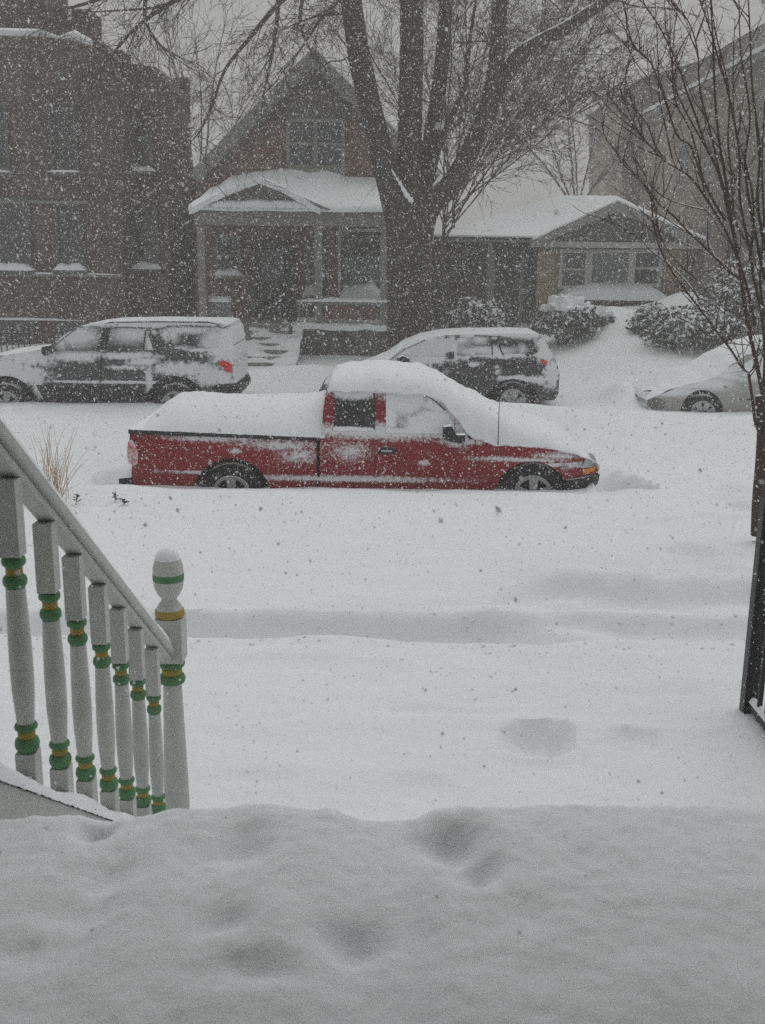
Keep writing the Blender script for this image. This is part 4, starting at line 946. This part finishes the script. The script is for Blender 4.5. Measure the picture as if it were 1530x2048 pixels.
bg_tree((1150,480), 48.0, 7.0, .8, 7, 'faint distant bare tree above the roof of the low house', TWIG, 9, .09, 1, 0, .012)
bg_tree((400,480), 45.0, 9.0, .5, 6, 'faint distant bare tree between the brick apartment house and the cottage', TWIG, 19, .09, 1, 0, .010)
# young street tree at the right edge
YY = 8.6; random.seed(21)
yt = thing('young_tree', (P(1535,1060,YY).x, YY, .55), 'young bare tree with slender upright reddish branches at the right edge', 'tree')
s8 = (P(1500,600,YY)-P(1400,600,YY)).length/100
tk = MB(); tp_, tr__ = smooth_path([P(x,y,YY) for x,y in ((1519,1070),(1521,1000),(1526,920),(1528,850),(1522,790))], [18*s8,17*s8,15*s8,14*s8,12*s8]); tk.tube(tp_, tr__, 10)
tk.build('trunk', YBARK, yt, 60)
BR = [([(1526,870),(1512,850),(1505,800),(1497,746)],9,7),([(1497,746),(1484,735),(1462,700),(1440,672),(1405,625),(1378,590),(1345,545),(1317,490),(1306,437),(1301,396),(1282,363),(1238,311),(1208,268),(1204,216)],6,1.6),
 ([(1497,746),(1512,728),(1515,705),(1520,680)],6,5),([(1528,800),(1512,722),(1498,660),(1488,600),(1478,530),(1462,430),(1450,350),(1438,280),(1430,190),(1426,90),(1422,0),(1420,-60)],11,3),
 ([(1528,780),(1530,700),(1522,620),(1508,560),(1500,500),(1470,440),(1463,350),(1456,280),(1458,180),(1430,60),(1420,-30)],10,2.4),
 ([(1510,650),(1490,560),(1455,470),(1410,394),(1375,350),(1331,322),(1290,280),(1262,245),(1235,215),(1215,188)],7,1.5),
 ([(1490,560),(1462,547),(1418,503),(1375,462),(1345,430),(1315,404),(1290,370),(1265,347),(1240,320),(1230,295)],6,1.5),
 ([(1400,600),(1370,560),(1337,528),(1301,500),(1282,478),(1250,462),(1227,448),(1216,429)],5,1.5),
 ([(1475,500),(1455,420),(1440,350),(1415,300),(1391,232),(1372,180),(1356,131),(1318,52),(1290,10),(1280,-30)],8,2),
 ([(1450,440),(1420,390),(1395,330),(1380,290),(1353,268),(1320,170),(1304,131),(1290,112),(1275,100),(1256,82)],6,1.4),
 ([(1500,500),(1480,400),(1478,300),(1455,180),(1435,110),(1420,60),(1400,0)],7,2),([(1530,560),(1505,440),(1490,330),(1500,230),(1482,110),(1478,0)],8,2.4),
 ([(1530,500),(1515,400),(1520,300),(1505,180),(1500,60),(1495,-20)],8,2.6),([(1440,350),(1420,260),(1400,180),(1395,100),(1375,40),(1345,5),(1320,-10)],5,1.5),
 ([(1410,394),(1400,330),(1380,260),(1350,200),(1345,130),(1350,50),(1358,0)],5,1.5),([(1345,320),(1330,250),(1318,190),(1316,110),(1312,40),(1310,-10)],4,1.4),
 ([(1331,322),(1310,290),(1295,250),(1268,215),(1258,180),(1250,155)],3.6,1.3),([(1290,250),(1265,225),(1250,205),(1241,175)],3,1.2),
 ([(1530,640),(1520,560),(1528,460),(1524,330),(1530,200)],7,3),([(1478,560),(1440,520),(1400,500),(1360,480),(1330,455)],4,1.5),([(1520,690),(1470,688),(1440,680),(1405,665)],3,1.4),
 ([(1395,560),(1350,520),(1320,470),(1310,410),(1295,385)],4,1.4),([(1304,200),(1296,140),(1293,70)],2.5,1.3),([(1300,160),(1262,110),(1254,60),(1255,10)],3,1.2),
 ([(1460,420),(1430,330),(1375,230),(1350,170),(1340,100),(1330,50)],5,1.4),([(1500,520),(1508,430),(1495,340),(1470,250),(1466,150),(1470,40)],5,1.8),([(1410,420),(1340,400),(1300,370),(1285,340),(1262,312)],4,1.3)]
lm = MB(); sp = MB()
for L_, w0, w1 in BR:
    dy = random.uniform(-.7,.7)
    y0 = YY if L_[0][1] > 500 else YY+dy*.3
    pts, rad = smooth_path([P(x,y,y0+dy*min(1,i/4)) for i,(x,y) in enumerate(L_)], [(w0+(w1-w0)*i/(len(L_)-1))*s8*.40 for i in range(len(L_))], 4)
    lm.tube(pts, rad, 6)
    for i in range(2, len(pts)):
        for k in range(2):
            dd = (pts[i]-pts[i-1]).normalized(); a = Vector((random.gauss(0,1),random.gauss(0,1),random.gauss(0,1))); a = (a-dd*a.dot(dd)).normalized()
            a = (a+dd*.8).normalized(); L1 = random.choice((.03,.04,.05,.07,.12)) if random.random() < .86 else random.uniform(.25,.6)
            if L1 > .2:
                q, rq = wander(pts[i], (a+Vector((0,0,.7))).normalized(), L1, .0042, .0018, 6, .12, Vector((0,0,.4))); sp.tube(q, rq, 4)
                for z_ in q[1:]: sp.tube([z_, z_+Vector((random.gauss(0,.02),random.gauss(0,.02),random.uniform(0,.025)))], [.002,.0015], 3)
            else: sp.tube([pts[i], pts[i]+a*L1], [.0034,.002], 3)
lm.build('limbs', YBARK, yt, 60); sp.build('spur_twigs', YBARK, yt, kind='stuff')
# ------------------------------------------------------------------ shrubs, grass
def shrub(cx, cz, Y, rx, rz, ry, n, label, seed, size=.075, snowcap=True, cap_label=None, name='shrub'):
    random.seed(seed); r = thing(name, (cx,Y,cz-rz), label, 'shrub')
    m = MB()
    for k in range(n):
        th = random.uniform(0,2*math.pi); ph = math.acos(random.uniform(-.5,1)); q = random.uniform(.62,1.0)
        d = Vector((math.sin(ph)*math.cos(th), math.sin(ph)*math.sin(th), math.cos(ph)))
        f = 1+.34*fb(d.x*2.2,d.y*2.2+seed,d.z*2.2)+.14*fb(d.x*6,d.y*6+seed,d.z*6)
        p = Vector((cx+d.x*rx*q*f, Y+d.y*ry*q*f, cz+d.z*rz*q*f))
        nrm = (d+Vector((random.gauss(0,.6),random.gauss(0,.6),random.gauss(0,.6)))).normalized()
        a = nrm.orthogonal().normalized(); b = nrm.cross(a); ang = random.uniform(0,6.3); a, b = a*math.cos(ang)+b*math.sin(ang), b*math.cos(ang)-a*math.sin(ang)
        s = size*random.uniform(.5,1.3)
        m.add([p+a*s, p+b*s*.45, p-a*s, p-b*s*.45], [(0,1,2,3)])
    m.build('foliage', LEAF, r)
    st_ = MB()
    for k in range(7):
        d = Vector((random.gauss(0,.5)*rx,random.gauss(0,.4)*ry,rz*1.6)); st_.tube([(cx+random.gauss(0,.1),Y,cz-rz), Vector((cx,Y,cz-rz))+d*.5, Vector((cx,Y,cz-rz))+d], [.03,.02,.008], 4)
    st_.build('stem', TWIG, r)
    if snowcap:
        m = MB(); nu, nv = 34, 14
        for j in range(nv+1):
            ph = .01+j/nv*.95
            for i in range(nu):
                th = 2*math.pi*i/nu; d = Vector((math.sin(ph)*math.cos(th), math.sin(ph)*math.sin(th), math.cos(ph)))
                f = 1.02+.34*fb(d.x*2.2,d.y*2.2+seed,d.z*2.2)+.14*fb(d.x*6,d.y*6+seed,d.z*6) - (.12 if j==nv else 0)
                m.v.append((cx+d.x*rx*f, Y+d.y*ry*f, cz+d.z*rz*f))
        for j in range(nv):
            for i in range(nu): m.f.append((j*nu+i,j*nu+(i+1)%nu,(j+1)*nu+(i+1)%nu,(j+1)*nu+i))
        m.f.append(tuple(range(nu)))
        m.build('shrub_snow', SNOW, None, True, kind='stuff', label=cap_label)
for (px_,py_,Y,rx,rz,n,lab,seed,cap) in (
    (1130,648,26.5,.95,.62,2600,'snow-capped rounded evergreen shrub below the left end of the triple window',31,'snow heaped on the evergreen shrub left of the lawn'),
    (1193,650,27.2,.55,.40,700,'small snow-laden shrub beside the drift under the triple window',32,'snow cap on the small shrub by the drift'),
    (1300,652,26,.50,.55,1300,'small dark evergreen with snowy shoulder at the top of the lawn',33,None),
    (1395,668,24.5,1.15,.62,3600,'wide dark evergreen bush behind the silver saloon',34,None),
    (1490,625,25.8,1.2,1.25,4200,'tall dark evergreen bush at the right end of the lawn',35,None),
    (955,650,28.0,1.0,.75,1800,'dark bare hedge shrub beside the door of the low house',36,None)):
    c = P(px_,py_,Y); shrub(c.x,c.z,Y,rx,rz,rx*.8,n,lab,seed,.075,bool(cap),cap)
# dry ornamental grass
random.seed(44); g = MB(); base = P(100,955,10.3)
base.z = ground(base.x,10.3)-.05
STRAW = mat('dry_straw', (.42,.29,.17), .8, var=.3, vscale=20)
for k in range(46):
    a = random.gauss(.12,.24); L1 = random.uniform(.35,.92); p = base+Vector((random.gauss(0,.06),random.gauss(0,.06),0))
    pts = [p + Vector((math.sin(a*(.4+.6*t))*L1*t, random.gauss(0,.004)+.1*math.sin(k)*t, math.cos(a)*L1*t)) for t in (0,.25,.5,.75,1)]
    g.tube(pts, [.0035,.003,.0028,.002,.0012], 3)
for ang, L1 in ((.55,.62),(.62,.35),(.75,.45)):
    g.tube([base+Vector((math.sin(ang)*L1*t,0,math.cos(ang)*L1*t-.1*t*t)) for t in (0,.5,1)], .002, 3)
g.build('dry_grass', STRAW, None, label='clump of dry tan ornamental grass poking through the snow behind the stair rail', category='grass clump')
def seedhead(px, py, Y, hh, label, seed):
    random.seed(seed); p = P(px,py,Y); p.z = ground(p.x,Y)-.03; m = MB(); m.tube([p, p+Vector((.01,0,hh))], [.004,.003], 4)
    for k in range(16):
        q = p+Vector((.01,0,hh*(.45+.55*k/16))); d = Vector((random.gauss(0,.02),random.gauss(0,.02),.012)); m.tube([q,q+d,q+d*1.4], [.003,.006,.002], 4)
    m.build('seedhead', mat('dead_stalk',(.06,.05,.045),.9,var=.3), None, label=label, category='dead plant')
seedhead(151,990,10.2,.13,'short dark dead flower stalk sticking out of the snow, left one',1)
seedhead(229,984,10.3,.12,'small dark dead stalk just left of the pickup rear bumper',2)
seedhead(246,988,10.2,.09,'tiny reddish dead stalk under the pickup rear bumper',3)
# ------------------------------------------------------------------ haze and falling snow
hz = bpy.data.materials.new('haze'); hz.use_nodes = True; nn = hz.node_tree.nodes; nn.clear()
ho = nn.new('ShaderNodeOutputMaterial'); pv = nn.new('ShaderNodeVolumePrincipled'); pv.inputs['Color'].default_value = (.96,.95,.92,1); pv.inputs['Density'].default_value = .0066
hz.node_tree.links.new(pv.outputs[0], ho.inputs['Volume'])
MB().box(-165,165,-165,165,-1.2,26).build('haze', hz, kind='stuff', label='even pale haze of blowing snow')
random.seed(99)
fm = bpy.data.materials.new('flake'); fm.use_nodes = True; fn = fm.node_tree.nodes; b_ = fn['Principled BSDF']
tb = fn.new('ShaderNodeBsdfTranslucent'); tb.inputs[0].default_value = (.93,.94,.95,1); ms = fn.new('ShaderNodeMixShader'); ms.inputs[0].default_value = .78
fl = fm.node_tree.links; fl.new(b_.outputs[0], ms.inputs[1]); fl.new(tb.outputs[0], ms.inputs[2]); fl.new(ms.outputs[0], fn['Material Output'].inputs['Surface'])
b_.inputs['Base Color'].default_value = (.85,.87,.88,1); b_.inputs['Roughness'].default_value = .9; b_.inputs['Specular IOR Level'].default_value = 0.05
V = []; Fc = []
NF = 230000
for k in range(NF):
    far = k >= 100000
    dist = 8+16*random.random()**.8 if far else 1.1+(16-1.1)*random.random()**.56
    u = random.uniform(-.47,.47); v = random.uniform(-.58,.58)
    p = Vector((0,0,E))+Vector((u, CP+v*SP, v*CP-SP))*dist
    if p.z < ground(p.x,p.y)+.05 and p.y > 2.5: continue
    if p.z < 2.0 and p.y < 2.6: continue
    if k < 260: dist = .75+k*.006; p = Vector((0,0,E))+Vector((u, CP+v*SP, v*CP-SP))*dist
    s = random.choice((.0022,.0028,.0034,.0042,.0055)) * min(1.15, .55+dist*.07)
    if far: s = random.uniform(.0028,.0058)*min(1.3,dist/13)
    elif dist < 6: s *= random.choice((.5,.6,.75,.9,1.15))
    if random.random() < .02: s *= 1.7
    st_ = random.uniform(.8,2.4 if dist > 5 else 1.5); ax = Vector((random.gauss(.5,.35),random.gauss(0,.4),-1)).normalized() if random.random()<.6 else Vector((random.gauss(0,1),random.gauss(0,1),random.gauss(0,1))).normalized()
    a = ax.orthogonal().normalized(); b = ax.cross(a)
    j = [random.uniform(.6,1.3) for _ in range(6)]
    n = len(V)
    V += [tuple(p+ax*s*st_*j[0]), tuple(p-ax*s*st_*j[1]), tuple(p+a*s*j[2]), tuple(p+b*s*j[3]), tuple(p-a*s*j[4]), tuple(p-b*s*j[5])]
    Fc += [(n,n+2,n+3),(n,n+3,n+4),(n,n+4,n+5),(n,n+5,n+2),(n+1,n+3,n+2),(n+1,n+4,n+3),(n+1,n+5,n+4),(n+1,n+2,n+5)]
me = bpy.data.meshes.new('falling_snow'); me.from_pydata(V, [], Fc); me.materials.append(fm)
for p_ in me.polygons: p_.use_smooth = True
o = bpy.data.objects.new('falling_snow', me); COL.objects.link(o); o['kind'] = 'stuff'; o['label'] = 'dense falling snowflakes driven by the wind'
